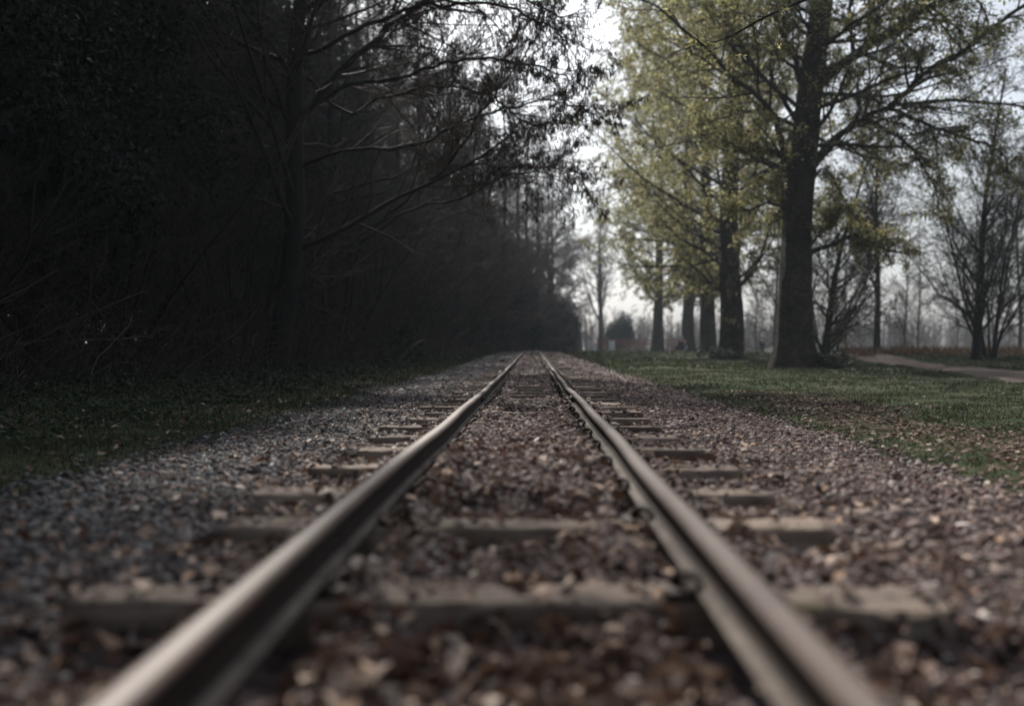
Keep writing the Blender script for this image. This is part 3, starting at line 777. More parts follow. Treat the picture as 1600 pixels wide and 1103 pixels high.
# poplar just outside the frame whose boughs hang over the lawn
ex = []
def limb2(pts, ra, rb): ex.append(([np.array(p) for p in pts], ra, rb))
limb2([(7.2, 9.0, 4.6), (5.4, 8.2, 5.2), (3.6, 7.4, 4.6), (2.4, 7.0, 3.25), tuple(at(1275, -8, 6.9)), tuple(at(1235, 12, 6.9)), tuple(at(1190, 32, 6.8)), tuple(at(1135, 62, 6.8)), tuple(at(1092, 74, 6.8))], .022, .0028)
nearp = smooth_path([(7.6, 9.0, -.2), (7.6, 9, 3), (7.7, 9.1, 8), (7.9, 9, 14), (7.8, 9, 20)], 50)
def make_near_poplar():
    r_ = np.random.default_rng(31)
    e = thing('poplar_tree', 'poplar bough with crisp young leaves hanging into the top of the picture', 'tree', group='old poplars beside the lawn')
    T, W, Lf = Acc(), Acc(), Acc()
    rr = .48*(1-.85*np.linspace(0, 1, 50)); trunk_tube(T, nearp, rr, 30, r_)
    P1, R1 = spawn(nearp[None], rr[None], 34, r_, t0=.30, t1=.98, ang=60, L=5.0, absL=True, K=10, wob=.1, up=.05, rf=.3, tipr=.15, rmin=.012)
    T.add(*polytubes(P1, R1, 5))
    P2, R2 = spawn(P1, R1, 10, r_, ang=48, L=.42, K=6, wob=.14, rf=.5, rmin=.006); W.add(*polytubes(P2, R2, 3))
    P3, R3 = spawn(P2, R2, 4, r_, ang=45, L=.5, K=4, wob=.14, rf=.6, rmin=.004); W.add(*polytubes(P3, R3, 3))
    leaves_on(Lf, P3, 14, r_, .05, .06)
    for pts, ra, rb in ex:
        p = smooth_path(pts, 40)[None]; q = np.linspace(ra, rb, 40)[None]; T.add(*polytubes(p, q, 8))
        P4, R4 = spawn(p, q, 9, r_, t0=.62, t1=1, ang=45, L=.055, K=4, wob=.2, up=.1, rf=.5, rmin=.002, shape=.3)
        W.add(*polytubes(P4, R4, 4))
        for tip in P4[:, -1]:
            n = 9; leaf_p = tip+r_.normal(0, .016, (n, 3)); Lf.add(*leaf_quads(leaf_p, r_.uniform(.014, .026, n), r_, 1.3, .42, .3))
    build_tree(e, T, W, Lf, M['bark'], M['dark_bark'], M['poplar_leaf'])
make_near_poplar()
for (x_, y_, rz_, lab_) in ((.2, -9.5, 1.7, 'unseen poplar added behind the camera for its shade'),):  # extra poplar out of view, added so its crown shades the foreground
    npop = [o for o in COL.objects if o.get('label', '').startswith('poplar bough')][0]
    dup(npop, (x_+7.6*1.0, y_+9.0-9.0, 0), 2.6, 1.0, lab_)

# ------------------------------------------------------------------ the wood on the left
def bare_tree(name, label, cat, seed, H=12, r0=.13, nl=26, reach=4.2, n2=14, n3=9, n4=5, lean=(0, 0), low=.8, cat_n=1, up=.03, ang=58, buds=.012, ivy=False, mt='dark_bark', mtw='twig', group=None, rm=.0048):
    r_ = np.random.default_rng(seed)
    e = thing(name, label, cat, group=group)
    T, W, Lf = Acc(), Acc(), Acc()
    tp_ = smooth_path([(0, 0, -.2), (.1*lean[0]+.05, .1*lean[1], H*.25), (.45*lean[0]-.08, .45*lean[1]+.1, H*.55), (lean[0], lean[1], H)], 40)
    tr_ = r0*np.linspace(1, .12, 40); trunk_tube(T, tp_, tr_, 12, r_, 1.3)
    P1, R1 = spawn(tp_[None], tr_[None], nl, r_, t0=low/H, t1=.98, ang=ang, L=reach, absL=True, K=10, wob=.11, up=up, rf=.36, tipr=.15, shape=.5, rmin=.010)
    T.add(*polytubes(P1, R1, 5))
    P2, R2 = spawn(P1, R1, n2, r_, t0=.12, ang=42, L=.45, K=7, wob=.14, up=.0, rf=.5, rmin=rm*1.5); W.add(*polytubes(P2, R2, 3))
    P3, R3 = spawn(P2, R2, n3, r_, t0=.1, ang=42, L=.5, K=5, wob=.15, up=0, rf=.6, rmin=rm); W.add(*polytubes(P3, R3, 3))
    if n4:
        P4, R4 = spawn(P3, R3, n4, r_, t0=.1, ang=40, L=.55, K=3, wob=.15, up=-.03, rf=.7, rmin=rm*.8); W.add(*polytubes(P4, R4, 3))
    else: P4 = P3
    if cat_n: leaves_on(Lf, P4, cat_n, r_, buds, .012, .2, 0, .35, 1.5)
    if ivy:
        n = 9000; h = r_.uniform(0, H*.75, n); f = np.clip(h/H*39, 0, 38).astype(int)
        az = r_.uniform(0, 2*np.pi, n); rad = .15+.35*r_.random(n)*(1-.5*h/H)
        pp = tp_[f]+np.stack([np.cos(az)*rad, np.sin(az)*rad, r_.normal(0, .15, n)], 1)
        W.add(*leaf_quads(pp, r_.uniform(.03, .06, n), r_, 1.4, .8), 1)
        W_m = [M[mtw], M['ivy']]
    else: W_m = M[mtw]
    T.obj('trunk', M[mt], e, smooth=True); W.obj('branches', W_m, e); 
    if Lf.n: Lf.obj('catkins' if cat_n else 'crown', M['catkin'], e)
    return e
def stems(name, label, cat, seed, n0=9, H=6, r0=.05, spread=.45, n1=12, n2=7, n3=4, leafn=1, leaf='catkin', ls=.012, group=None, mt='dark_bark', mtw='twig', L1=.45, rm=.004):
    r_ = np.random.default_rng(seed); e = thing(name, label, cat, group=group)
    T, W, Lf = Acc(), Acc(), Acc()
    az = r_.uniform(0, 2*np.pi, n0); D = np.stack([np.cos(az)*spread, np.sin(az)*spread, np.ones(n0)], 1)*1.0
    D[:, :2] *= r_.uniform(.3, 1.6, (n0, 1))
    P0 = np.stack([np.cos(az)*.12, np.sin(az)*.12, np.full(n0, -.1)], 1)
    P = grow(P0, D, H*r_.uniform(.55, 1.1, n0), 12, .07, .01, r_); RR = r0*r_.uniform(.5, 1.2, n0)[:, None]*np.linspace(1, .15, 12)[None]
    T.add(*polytubes(P, RR, 6))
    P1, R1 = spawn(P, RR, n1, r_, t0=.1, ang=35, L=L1, K=7, wob=.12, up=.02, rf=.5, rmin=rm*1.5); W.add(*polytubes(P1, R1, 3))
    P2, R2 = spawn(P1, R1, n2, r_, t0=.15, ang=38, L=.5, K=5, wob=.14, up=0, rf=.6, rmin=rm); W.add(*polytubes(P2, R2, 3))
    P3 = P2
    if n3: P3, R3 = spawn(P2, R2, n3, r_, t0=.1, ang=40, L=.5, K=3, wob=.15, up=0, rf=.7, rmin=rm*.8); W.add(*polytubes(P3, R3, 3))
    if leafn: leaves_on(Lf, P3, leafn, r_, ls, .02, .2)
    T.obj('trunk', M[mt], e, smooth=True); W.obj('branches', M[mtw], e)
    if Lf.n: Lf.obj('crown', M[leaf], e)
    return e

# the big leaning alder whose boughs reach over the track, limbs as they stand
def hero():
    r_ = np.random.default_rng(77); e = thing('alder_tree', 'dark leaning alder whose long boughs arch over the left rail against the sky', 'tree', group='bare trees of the dark wood')
    T, W, Lf = Acc(), Acc(), Acc()
    Y0 = 16.0; x0 = at(440, 0, Y0)[0]; zb = float(G(x0, Y0))
    tp_ = smooth_path([(x0-.2, Y0, zb-.2), tuple(at(455, 400, Y0)), tuple(at(458, 200, Y0)), tuple(at(462, 60, Y0)), tuple(at(485, -100, Y0)), tuple(at(500, -240, Y0)), tuple(at(520, -340, Y0))], 44)
    tr_ = .19*np.linspace(1, .2, 44); trunk_tube(T, tp_, tr_, 20, r_, 1.3)
    Ls = []
    def lb(Ya, Yb, pts, ra, rb):
        n = len(pts); Ls.append((np.array([at(p[0], p[1], Ya+(Yb-Ya)*i_/(n-1)) for i_, p in enumerate(pts)]), ra, rb))
    lb(16, 13.5, [(462, 190), (520, 140), (580, 128), (640, 117), (700, 97), (760, 92), (840, 104), (890, 128)], .065, .012)
    lb(16, 15, [(462, 200), (520, 120), (580, 66), (640, 20), (700, -25), (780, -90)], .10, .05)
    lb(16, 13.5, [(462, 90), (540, 55), (620, 20), (700, 5), (780, 10), (850, 40), (892, 75)], .07, .012)
    lb(16, 14.5, [(460, 20), (540, -20), (640, -40), (740, -30), (820, 0), (880, 30)], .07, .015)
    lb(16.5, 14.5, [(600, 345), (650, 300), (700, 255), (750, 185), (790, 130), (835, 60), (860, -10)], .045, .014)
    lb(17, 15, [(560, 380), (640, 330), (720, 310), (770, 285), (840, 270), (900, 300)], .035, .009)
    lb(17, 15.5, [(520, 300), (600, 280), (660, 258), (730, 257), (800, 262), (860, 264), (910, 280)], .035, .009)
    lb(16, 14, [(470, 260), (540, 235), (640, 230), (720, 195), (800, 165), (870, 160), (930, 180)], .05, .01)
    lb(16, 14, [(480, 120), (540, 175), (600, 150), (680, 135), (760, 150), (820, 190), (880, 195)], .045, .010)
    for pts, ra, rb in Ls:
        ra *= .60; rb *= .7; p = smooth_path(pts, 26); p[1:-1] += r_.normal(0, .02, (24, 3)); p = p[None]; rr = np.linspace(ra, rb, 26)[None]
        T.add(*polytubes(p, rr, 8))
        P2, R2 = spawn(p, rr, 26, r_, t0=.18, ang=28, angv=12, L=.32, K=9, wob=.10, up=.0, rf=.5, rmin=.007, shape=.55); W.add(*polytubes(P2, R2, 4))
        P3, R3 = spawn(P2, R2, 7, r_, t0=.1, ang=36, L=.42, K=6, wob=.14, up=-.01, rf=.6, rmin=.0045); W.add(*polytubes(P3, R3, 3))
        P4, R4 = spawn(P3, R3, 6, r_, t0=.1, ang=40, L=.5, K=4, wob=.16, up=-.04, rf=.7, rmin=.004); W.add(*polytubes(P4, R4, 3))
        # hanging catkins near the outer ends
        n = 2; idx = np.repeat(np.arange(len(P4)), n); tip = P4[idx, r_.integers(1, 4, len(idx))]
        k_ = (tip[:, 0] > -1.8) | (r_.random(len(idx)) < .25); tip = tip[k_]
        if len(tip):
            Cp = grow(tip, np.array([[0, 0, -1.]])+r_.normal(0, .25, (len(tip), 3)), r_.uniform(.03, .075, len(tip)), 3, .1, 0, r_)
            Lf.add(*polytubes(Cp, np.full((len(tip), 3), .0052)*np.array([[.7, 1.2, .6]]), 3))
    P1, R1 = spawn(tp_[None], tr_[None], 30, r_, t0=.08, t1=.98, ang=58, L=4.2, absL=True, K=10, wob=.11, up=.03, rf=.36, tipr=.15, rmin=.012); T.add(*polytubes(P1, R1, 5))
    P2, R2 = spawn(P1, R1, 11, r_, t0=.12, ang=42, L=.45, K=7, wob=.14, rf=.5, rmin=.007); W.add(*polytubes(P2, R2, 3))
    P3, R3 = spawn(P2, R2, 6, r_, t0=.1, ang=42, L=.5, K=5, wob=.15, rf=.6, rmin=.0045); W.add(*polytubes(P3, R3, 3))
    leaves_on(Lf, P3, 2, r_, .02, .03)
    T.obj('trunk', M['dark_bark'], e, smooth=True); W.obj('branches', M['twig'], e); Lf.obj('catkins', M['catkin'], e)
hero()

BT = 'bare trees of the dark wood'
protos = [bare_tree('alder_tree', 'p', 'tree', 100, 12.5, .15, 30, 4.3, group=BT),
          bare_tree('alder_tree', 'p', 'tree', 101, 11, .12, 28, 4.0, lean=(1.2, -.5), group=BT),
          bare_tree('ash_tree', 'p', 'tree', 102, 13.5, .17, 30, 4.6, ivy=True, ang=50, group=BT),
          bare_tree('alder_tree', 'p', 'tree', 103, 10, .10, 26, 3.6, lean=(.8, .6), low=.4, group=BT),
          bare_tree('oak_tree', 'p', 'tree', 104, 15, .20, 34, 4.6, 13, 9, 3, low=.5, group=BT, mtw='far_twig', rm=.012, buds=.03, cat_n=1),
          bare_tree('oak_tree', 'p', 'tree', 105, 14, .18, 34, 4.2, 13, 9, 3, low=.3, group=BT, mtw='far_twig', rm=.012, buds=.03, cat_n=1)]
for x_, y_, rz_, s_, lab_ in ((-4.6, -1.0, 1.0, 1.0, 'tree added beside the camera, its boughs shading the left side of the track'), (-4.2, -4.5, 3.0, 1.1, 'unseen tree added for shade behind the camera on the wood side')):  # trees added out of view to cut sky light on the left gravel
    dup(protos[1], (x_, y_, float(G(x_, y_))), rz_, s_, lab_)
bushes = [stems('hazel_bush', 'p', 'bush', 200, 14, 5.0, .035, .55, 10, 7, 4, group='bushes along the edge of the dark wood'),
          stems('hazel_bush', 'p', 'bush', 201, 16, 3.8, .030, .8, 10, 7, 4, group='bushes along the edge of the dark wood')]
r = np.random.default_rng(55)
def wood_x(Y):       # edge of the wood: it closes over the far end of the track
    return np.interp(Y, [-10, 10, 22, 45, 70, 95, 115], [-7.0, -6.3, -5.6, -5.0, -3.6, 1.0, 5.0])
spots = []
Y = 4.0; kk = 0
while Y < 112:
    for row, off in enumerate((0, 3.6, 7.6)):
        if row == 2 and Y > 75: continue
        x = float(wood_x(Y))-off-r.uniform(.2, 1.6); spots.append((x, Y+r.uniform(-1.1, 1.1), row, kk)); kk += 1
    Y += 2.7+Y*.03
WHERE = {0: ['close beside the camera', 'near the camera', 'a little way up the line', 'opposite the biggest poplar', 'past the biggest poplar', 'halfway to the crest', 'near the crest of the track', 'where the sunlit verge begins', 'beyond the crest', 'at the far bend']}
used = set(); front = 0
for (x, Y, row, kk) in spots:
    p = protos[4+kk % 2] if Y > 46 else protos[kk % 4 if row == 0 else (kk*3+1) % 4]
    if row == 0:
        front += 1
        lab = ('bare twiggy tree at the front of the dark wood, %s from the camera' % NAMES[front-1]) if front <= 16 else 'hazy bare tree at the far front edge of the wood'
    elif row == 1: lab = 'dark bare tree in the second rank of the left-hand wood'
    else: lab = 'dark bare tree deep inside the left-hand wood'
    sc_ = r.uniform(.9, 1.15)*((.6, .9, 1)[row] if Y < 9 else (.66, .85, 1)[row] if Y < 27 else 1.25 if Y < 62 else 1.3)
    loc = (x, Y, float(G(x, Y)))
    if p.name not in used:
        used.add(p.name); p.location = loc; p.rotation_euler = (0, 0, r.uniform(0, 6.28)); p.scale = (sc_,)*3; p['label'] = lab
    else: dup(p, loc, r.uniform(0, 6.28), sc_, lab)
Y = 9.0; kk = 0; used = set()
while Y < 100:
    x = float(wood_x(Y))+.9+r.uniform(-.7, .7); p = bushes[kk % 2]; s_ = r.uniform(.75, 1.1)
    lab = 'leafless brown bush at the foot of the wood, %s from the camera along the verge' % (NAMES[kk] if kk < 16 else 'farthest')
    loc = (x, Y, float(G(x, Y)))
    if kk < 2: p.location = loc; p.scale = (s_,)*3; p['label'] = lab
    else: dup(p, loc, r.uniform(0, 6.28), s_, lab)
    kk += 1; Y += 2.6+Y*.06

# dense heart of the wood: uncountable dark growth behind the front ranks
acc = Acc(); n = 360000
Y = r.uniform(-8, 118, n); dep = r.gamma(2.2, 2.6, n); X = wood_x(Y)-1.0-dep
bk = np.arange(n) > n*.80      # growth added round behind the camera to dim sky light from there
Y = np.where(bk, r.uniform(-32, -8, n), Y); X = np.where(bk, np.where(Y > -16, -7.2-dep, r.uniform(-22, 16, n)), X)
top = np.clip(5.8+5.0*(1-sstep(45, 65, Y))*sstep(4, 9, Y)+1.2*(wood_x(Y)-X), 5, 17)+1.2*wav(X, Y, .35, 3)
near = (Y < 4.5) & ~bk; X = np.where(near, X+1.9, X); Z = r.random(n)**.85*top  # growth beside the camera pulled closer to shade the left gravel
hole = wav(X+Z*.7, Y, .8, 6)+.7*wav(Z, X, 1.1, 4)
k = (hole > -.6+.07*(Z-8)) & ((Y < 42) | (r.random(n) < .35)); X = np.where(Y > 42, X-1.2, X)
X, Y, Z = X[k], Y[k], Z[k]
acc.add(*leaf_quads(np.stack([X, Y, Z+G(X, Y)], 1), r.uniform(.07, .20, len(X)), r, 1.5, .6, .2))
tag(acc.obj('woodland', M['ivy']), kind='stuff')['label'] = 'dense dark growth filling the left-hand wood, and added behind the camera to dim the sky light'
# brambles and arching dead stems at its foot
acc = Acc(); n = 9000
Y = r.uniform(3, 80, n)**1.0; X = wood_x(Y)+1.3+r.normal(0, .8, n)
P0 = np.stack([X, Y, G(X, Y)], 1); D = r.normal(0, .7, (n, 3)); D[:, 2] = np.abs(D[:, 2])+.5
P = grow(P0, D, r.uniform(.4, 1.7, n), 7, .16, -.09, r)
acc.add(*polytubes(P, np.full((n, 7), .0042)*r.uniform(.6, 1.6, (n, 1)), 3))
tag(acc.obj('undergrowth', M['twig']), kind='stuff')['label'] = 'tangled arching bramble stems at the foot of the wood'
# leafy ground cover of the verge
acc = Acc()
for (y0, y1, n, s) in ((3, 9, 24000, .020), (9, 20, 22000, .032), (20, 70, 16000, .06)):
    Y = r.uniform(y0, y1, n); X = r.uniform(0, 1, n)*(wood_x(Y)-2+2.3)-2.35
    k = r.random(n) < .30+.7*sstep(-.25, .45, wav(X, Y, 1.3, 8))
    X, Y = X[k], Y[k]; hgt = .10*sstep(-2.2, -4.5, X)+.03
    Z = G(X, Y)+r.random(len(X))*hgt*(1+.8*wav(X, Y, 2.0, 3))
    acc.add(*leaf_quads(np.stack([X, Y, Z], 1), s*r.uniform(.5, 1.3, len(X)), r, .8, .6, .25))
tag(acc.obj('ground_cover', M['cover']), kind='stuff')['label'] = 'low leafy weeds on the shaded verge'

# evergreens at the far end
def evergreen(name, label, seed, H, rad, n, mt='conifer', ls=.09, shape=1.0, lobes=7):
    r_ = np.random.default_rng(seed); e = thing(name, label, 'bush', group=None)
    T, L_ = Acc(), Acc()
    tp_ = smooth_path([(0, 0, -.2), (.1, 0, H*.4), (0, .1, H*.9)], 12); trunk_tube(T, tp_, .14*np.linspace(1, .2, 12), 10, r_)
    P1, R1 = spawn(tp_[None], .14*np.linspace(1, .2, 12)[None], 30, r_, t0=.05, ang=60, L=rad*.9, absL=True, K=6, rf=.35); T.add(*polytubes(P1, R1, 4))
    cz = r_.uniform(.15, .85, lobes)*H; ca = r_.uniform(0, 6.28, lobes); cr = rad*.5*(1-.5*cz/H)
    cen = np.stack([np.cos(ca)*cr, np.sin(ca)*cr, cz], 1); ra_ = rad*r_.uniform(.4, .65, lobes)
    idx = r_.integers(0, lobes, n); d = r_.normal(size=(n, 3)); d /= np.linalg.norm(d, axis=1, keepdims=True)
    pp = cen[idx]+d*(ra_[idx]*r_.random(n)**.4)[:, None]*np.array([1, 1, 1.25]); pp[:, 2] = np.clip(pp[:, 2], .05, None)
    L_.add(*leaf_quads(pp, ls*r_.uniform(.6, 1.3, n), r_, 1.5, .55))
    T.obj('trunk', M['dark_bark'], e, smooth=True); L_.obj('crown', M[mt], e)
    return e
def put(e, px, Y, rz=0, s=1):
    x = at(px, 0, Y)[0]; e.location = (x, Y, float(G(x, Y))); e.rotation_euler = (0, 0, rz); e.scale = (s,)*3 if np.isscalar(s) else s
ev = evergreen('evergreen_tree', 'tall dark evergreen clump leaning out at the left of the far bend', 301, 4.6, 1.5, 14000, ls=.10); put(ev, 822, 74, 0, (1, 1, 1.0)); ev['category'] = 'tree'
ev2 = evergreen('evergreen_bush', 'broad blue-green evergreen mass closing off the end of the track', 302, 5.6, 3.4, 26000, ls=.12, lobes=14); put(ev2, 876, 93, 0, (.62, .62, .92))
ev3 = evergreen('evergreen_bush', 'dark evergreen bush behind the two white boards', 303, 3.6, 1.9, 9000, ls=.10, lobes=9); put(ev3, 968, 106, 1)
ev4 = evergreen('evergreen_bush', 'small glossy holly bush at the verge edge below the wood', 304, 1.2, .6, 3500, 'ivy', ls=.05); put(ev4, 716, 42)
ev5 = evergreen('evergreen_bush', 'low ivy-leaved bush beside the shaded verge in mid distance', 305, .8, .7, 3000, 'cover', ls=.045); put(ev5, 628, 24)

# tall ivy-green yews added to block the sun and keep the near wood black
def shade_yew(label, seed, H, rad, n):
    r_ = np.random.default_rng(seed); e = thing('shade_yew_tree', label, 'tree', group='tall dark evergreens added to shade the near wood')
    T, L_ = Acc(), Acc(); tp_ = smooth_path([(0, 0, -.2), (.15, 0, H*.4), (0, .1, H*.95)], 20); tr_ = .28*np.linspace(1, .15, 20); trunk_tube(T, tp_, tr_, 14, r_)
    P1, R1 = spawn(tp_[None], tr_[None], 60, r_, t0=.05, ang=65, L=rad, absL=True, K=7, wob=.1, rf=.3, shape=.4); T.add(*polytubes(P1, R1, 5))
    P2, R2 = spawn(P1, R1, 9, r_, t0=.2, ang=45, L=.5, K=5, wob=.14, rf=.5, rmin=.008); T.add(*polytubes(P2, R2, 3))
    lo = n//P2.shape[0]; leaves_on(L_, P2, int(lo*1.5), r_, .055, .22)
    T.obj('trunk', M['dark_bark'], e, smooth=True); L_.obj('crown', M['ivy'], e); return e
yw = shade_yew('tall dark evergreen added for shade just outside the left edge, its boughs filling the upper left corner', 501, 15.5, 3.4, 60000)
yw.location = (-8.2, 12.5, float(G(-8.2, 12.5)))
for x_, y_, rz_, s_, lab_ in ((-8.4, 16.5, 1.3, 1.0, 'tall dark evergreen added for shade behind and left of the leaning alder'), (-8.5, 20.5, 2.9, .98, 'tall dark evergreen added for shade straight behind the leaning alder trunk'), (-8.3, 24.6, 4.4, .95, 'tall dark evergreen added for shade to the right of the alder trunk, deep in shade'),
                              (-7.8, 8.0, 5.2, .95, 'tall dark evergreen added for shade beside the camera on the wood side')):
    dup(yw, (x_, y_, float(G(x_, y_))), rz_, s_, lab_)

# far bare tree over the fence
fb = bare_tree('ash_tree', 'tall bare tree standing alone against the sky behind the fence', 'tree', 400, 17, .42, 30, 9.5, 9, 6, 3, low=4.2, up=.09, ang=34, cat_n=0, mt='twig', mtw='far_twig', rm=.018)
put(fb, 938, 118, .4, .95)

# right-hand shrubs and small trees
rb1 = stems('hawthorn_bush', 'twisted budding bush leaning right behind the biggest poplar', 'bush', 210, 6, 5.0, .04, .55, 16, 10, 5, leafn=1, leaf='poplar_leaf', ls=.022, rm=.006); put(rb1, 1292, 31, .5)
rb2 = stems('willow_tree', 'many-stemmed bare willow fanning out at the right edge by the path', 'tree', 211, 8, 8.0, .05, .42, 20, 10, 5, leafn=1, leaf='poplar_leaf', ls=.02, rm=.006); put(rb2, 1540, 33.4, 2.2)
rb3 = bare_tree('willow_tree', 'dark crooked trunk rising in the middle of the willow stems', 'tree', 212, 9.5, .17, 34, 3.6, 12, 9, 4, lean=(1.1, .3), low=.9, up=.07, ang=40, cat_n=1, buds=.025, rm=.006); put(rb3, 1518, 32.6, 0)
rb4 = bare_tree('hawthorn_tree', 'crooked small tree leaning right close behind the biggest poplar', 'tree', 213, 6.5, .14, 30, 3.0, 12, 9, 4, lean=(1.5, .2), low=.6, up=.05, ang=48, cat_n=1, buds=.025, rm=.006); put(rb4, 1284, 29.5, 0)
G2 = 'slender bare trees beyond the lawn'
sl = [bare_tree('birch_tree', 'slender straight tree between the biggest poplar and the willow', 'tree', 410, 13, .15, 30, 3.4, 12, 8, 4, lean=(.9, 0), low=3.2, up=.12, ang=42, cat_n=1, buds=.03, group=G2, rm=.007),
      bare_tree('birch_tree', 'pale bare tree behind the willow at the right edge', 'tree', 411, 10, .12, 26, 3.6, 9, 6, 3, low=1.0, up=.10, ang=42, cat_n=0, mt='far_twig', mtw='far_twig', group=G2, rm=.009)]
put(sl[0], 1366, 42, 1.0); put(sl[1], 1585, 52, 0)
for (k, px, Y, rz, s, lab) in ((1, 1318, 62, 2, .9, 'thin bare tree seen above the twisted bush'), (1, 1430, 70, 4, .95, 'bare tree in the gap left of the willow'), (0, 1208, 66, 5, .85, 'slender tree seen between the two thickest poplar trunks'),
                            (1, 1490, 95, 1, .95, 'small hazy tree in the gap beside the path'),
                            (0, 1640, 40, 2, .9, 'bare tree half cut by the right edge of the picture'), (1, 1410, 58, 3.3, .72, 'small bushy tree above the start of the path'), (1, 1545, 72, 1.3, .9, 'hazy tree seen through the willow stems'), (1, 1100, 92, 1.1, 1.0, 'hazy tree between the far poplar trunks'), (1, 1180, 85, 2.5, .9, 'hazy bare tree behind the standing person')):
    x = at(px, 0, Y)[0]; dup(sl[k], (x, Y, float(G(x, Y))), rz, s, lab)

# bracken bank beyond the path
acc = Acc(); n = 15000
Y = r.uniform(38, 52, n); X = r.uniform(9.5, 36, n); k = (X > at(1265, 0, 1)[0]*Y*.98) & (r.random(n) < .4+.6*sstep(-.3, .4, wav(X, Y, .9, 4)))
X, Y = X[k], Y[k]
add_blades(acc, np.stack([X, Y, G(X, Y)-.01], 1), r.uniform(.15, .5, len(X))*(1+.3*wav(X, Y, .5, 2)), np.full(len(X), .035), r, 1.2)
tag(acc.obj('bracken', M['bracken']), kind='stuff')['label'] = 'rusty dead bracken along the far side of the path'

# far-off wood, one hazy mass
acc = Acc(); n = 650; az = r.uniform(-.17, .62, n); D = r.uniform(120, 210, n)
X = D*az; Y = D; H = r.uniform(5, 8.5, n)*(1+.15*wav(X, Y, .05))*np.where(az < .13, .72, .70)
P0 = np.stack([X, Y, G(X, Y)-.2], 1)
P = grow(P0, np.stack([r.normal(0, .1, n), r.normal(0, .1, n), np.ones(n)], 1), H, 7, .05, 0, r); RR = .12*np.linspace(1, .2, 7)[None]*np.ones((n, 1))
acc.add(*polytubes(P, RR, 4))
P1, R1 = spawn(P, RR, 14, r, t0=.08, ang=45, L=.32, K=5, wob=.12, up=.04, rf=.5, rmin=.03); acc.add(*polytubes(P1, R1, 3))
P2, R2 = spawn(P1, R1, 9, r, t0=.1, ang=42, L=.5, K=3, wob=.14, rf=.6, rmin=.022); acc.add(*polytubes(P2, R2, 3))
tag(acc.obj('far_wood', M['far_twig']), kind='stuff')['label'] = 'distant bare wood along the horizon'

# ivy and grass tufts round the foot of the biggest poplar
for (px, Y, s, lab) in ((1275, 25.6, .55, 'dark tuft of ivy at the right foot of the biggest poplar'), (1120, 38, .6, 'low dark tuft at the foot of the stout poplar')):
    t = evergreen('ivy_clump', lab, int(px), .5, .75, 2600, 'ivy', ls=.04); put(t, px, Y, 0, (1.3, 1.0, s)); t['category'] = 'plant'

# ------------------------------------------------------------------ fence and boards at the far side
e = thing('fence', 'red-brown timber fence across the far side of the lawn', 'fence', (0, 0, 0))
xa, xb, Yf = at(934, 0, 97)[0], at(1062, 0, 97)[0], 97.0
zf = float(G((xa+xb)/2, Yf)); nb = 9; px_ = np.linspace(xa, xb, nb+1)
for x in px_:
    a = Acc(); box(a, x-.06, x+.06, Yf-.06, Yf+.06, zf-.1, zf+1.22); a.obj('post', M['fence_wood'], e)
for x0, x1 in zip(px_[:-1], px_[1:]):
    a = Acc()
    for z in (.18, .62, 1.06): box(a, x0+.062, x1-.062, Yf-.02, Yf+.02, zf+z, zf+z+.09)
    for q in np.linspace(x0+.12, x1-.12, 7): box(a, q-.022, q+.022, Yf-.045, Yf-.022, zf+.06, zf+1.15)
    a.obj('rail_panel', M['fence_wood'], e)
def board(name, label, px0, px1, pyt, pyb, parts):
    Yb = 92.0; x0, x1 = at(px0, 0, Yb)[0], at(px1, 0, Yb)[0]; zg = float(G(x0, Yb)); h = (pyb-pyt)/FPX*Yb
    e_ = thing(name, label, 'sign', (x0, Yb, zg))
    w = x1-x0
    for nm, (u0, u1, v0, v1, d) in parts:
        a_ = Acc(); box(a_, u0*w, u1*w, -d, d, v0*h, v1*h); ob = a_.obj(nm, M['white'], e_)
        bv = ob.modifiers.new('bevel', 'BEVEL'); bv.width = .03; bv.segments = 2
    for u in (.12, .8):
        a_ = Acc(); box(a_, u*w-.03, u*w+.03, .07, .12, -.2, .3*h); a_.obj('post', M['iron'], e_)
board('white_board', 'white L-shaped board at the left end of the far fence', 916, 929, 528, 544, [('tall_panel', (0, .56, .08, 1.0, .06)), ('low_panel', (.565, 1.0, .08, .62, .05))])
board('white_board', 'pale upright board in front of the far fence', 951, 960, 529, 545, [('panel', (0, 1, .05, 1.0, .06))])

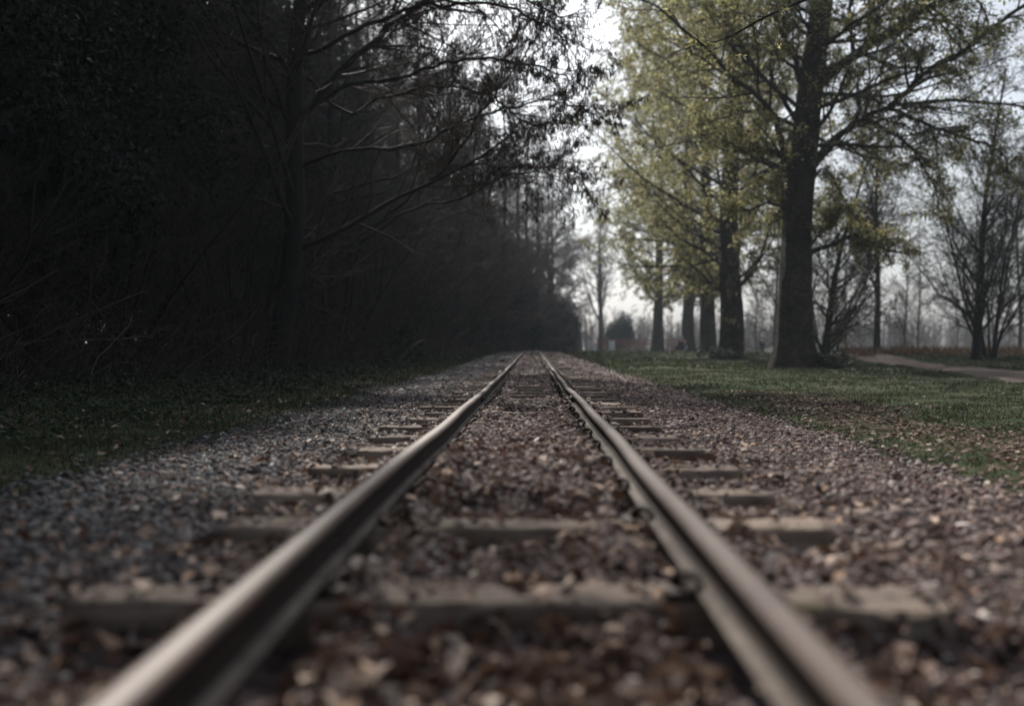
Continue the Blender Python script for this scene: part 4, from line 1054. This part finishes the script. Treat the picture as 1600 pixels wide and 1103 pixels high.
# ------------------------------------------------------------------ people far off on the lawn
def figure(name, label, loc, rz, J, clothes, s=1.0):
    """J: joints dict; body is one skinned surface, clothes are looser skins over some bones"""
    e_ = thing(name, label, 'person', loc, rz); e_.scale = (s, s, s)
    def skin(nm, bones, radf, m_, root):
        names = []; 
        for b_ in bones:
            for q in b_:
                if q not in names: names.append(q)
        me = bpy.data.meshes.new(nm); me.from_pydata([J[q][0] for q in names], [(names.index(p_), names.index(q_)) for p_, q_ in bones], [])
        me.materials.append(m_)
        o = bpy.data.objects.new(nm, me); COL.objects.link(o); o.parent = e_
        md = o.modifiers.new('skin', 'SKIN'); md.use_smooth_shade = True
        for i_, q in enumerate(names):
            rr = J[q][1]*radf; sv = me.skin_vertices[0].data[i_]; sv.radius = (rr, rr) if not (q in ('chest', 'waist', 'pelvis')) else (rr*1.25, rr*.85); sv.use_root = (q == root)
        o.modifiers.new('sub', 'SUBSURF').levels = 1; o.modifiers['sub'].render_levels = 2
        return o
    allb = [('pelvis', 'waist'), ('waist', 'chest'), ('chest', 'neck'), ('neck', 'chin'), ('chin', 'head'), ('head', 'crownp')]
    for s_ in 'lr':
        allb += [('chest', 'sh'+s_), ('sh'+s_, 'el'+s_), ('el'+s_, 'wr'+s_), ('wr'+s_, 'ha'+s_), ('pelvis', 'hip'+s_), ('hip'+s_, 'kn'+s_), ('kn'+s_, 'an'+s_), ('an'+s_, 'to'+s_)]
    skin('body', allb, 1.0, M['skin'], 'pelvis')
    topb = [b_ for b_ in allb if b_[1][:2] in ('wa', 'ch', 'sh', 'el', 'wr') and b_[1] != 'chin']
    legb = [b_ for b_ in allb if b_[1][:2] in ('hi', 'kn', 'an')]
    skin('jacket', topb, 1.28, clothes[0], 'waist'); skin('trousers', legb, 1.2, clothes[1], 'pelvis')
    a_ = Acc(); hp = np.array(J['head'][0]); u = np.linspace(0, np.pi*.62, 6); v = np.arange(10)*2*np.pi/10
    V = np.array([[hp+np.array([.105*np.sin(a1)*np.cos(b1), .115*np.sin(a1)*np.sin(b1)-.012, .125*np.cos(a1)+.02]) for b1 in v] for a1 in u])
    a_.add(V, [(i_*10+j, (i_+1)*10+j, (i_+1)*10+(j+1) % 10, i_*10+(j+1) % 10) for i_ in range(5) for j in range(10)]); a_.obj('hair', clothes[2], e_, smooth=True)
    return e_
J = {'pelvis': ((0, 0, .95), .13), 'waist': ((0, 0, 1.10), .12), 'chest': ((0, .01, 1.34), .14), 'neck': ((0, 0, 1.47), .055), 'chin': ((0, -.02, 1.54), .065), 'head': ((0, -.01, 1.62), .085), 'crownp': ((0, 0, 1.69), .055)}
for s_, q in (('l', -1), ('r', 1)):
    J.update({'sh'+s_: ((q*.18, 0, 1.40), .065), 'el'+s_: ((q*.27, -.02, 1.13), .048), 'wr'+s_: ((q*.25, -.14, .90), .034), 'ha'+s_: ((q*.24, -.18, .80), .036),
              'hip'+s_: ((q*.09, 0, .88), .095), 'kn'+s_: ((q*.11, -.05*q, .48), .062), 'an'+s_: ((q*.11, .10*q, .08), .042), 'to'+s_: ((q*.12, .10*q-.17, .035), .035)})
x = at(1189, 0, 82)[0]; zg = EYE-(560-HY)/FPX*82
figure('person', 'person in dark jacket and teal trousers standing beside the biggest poplar trunk', (x, 82, max(zg, float(G(x, 82)))), .4, J, (M['navy'], M['teal'], M['brownhair']), 1.0)
K_ = {'pelvis': ((0, .05, .30), .13), 'waist': ((0, .0, .45), .12), 'chest': ((0, -.12, .66), .14), 'neck': ((0, -.16, .78), .055), 'chin': ((0, -.20, .84), .065), 'head': ((0, -.20, .91), .085), 'crownp': ((0, -.18, .98), .055)}
for s_, q in (('l', -1), ('r', 1)):
    K_.update({'sh'+s_: ((q*.18, -.13, .71), .065), 'el'+s_: ((q*.24, -.28, .50), .048), 'wr'+s_: ((q*.16, -.45, .42), .034), 'ha'+s_: ((q*.13, -.53, .41), .036),
               'hip'+s_: ((q*.10, .04, .27), .095), 'kn'+s_: ((q*.17, -.38, .40), .062), 'an'+s_: ((q*.15, -.10, .07), .042), 'to'+s_: ((q*.16, -.28, .035), .035)})
x = at(1054, 0, 70)[0]; figure('person', 'grey-haired person in navy crouching left of a poplar trunk', (x, 68, float(G(x, 68))), .9, K_, (M['navy'], M['navy'], M['hair']), 1.0)
x = at(1062, 0, 70)[0]; figure('person', 'person in pink top and pale trousers crouching against the poplar trunk', (x, 68.6, float(G(x, 68.6))), -.7, K_, (M['pink'], M['greycloth'], M['hair']), 1.08)

# ------------------------------------------------------------------ haze
HAZE = .00095
m, n_, l_, out_ = mat('haze_air')
pv = n_.new('ShaderNodeVolumePrincipled'); pv.inputs['Color'].default_value = (.86, .93, 1, 1); pv.inputs['Density'].default_value = HAZE
pv.inputs['Anisotropy'].default_value = 0.0
l_.new(pv.outputs[0], out_.inputs['Volume'])
a = Acc(); box(a, -335, 335, -35, 345, -2.5, 34)
hz = a.obj('haze', m); tag(hz, kind='stuff'); hz['label'] = 'thin pale haze in the air'
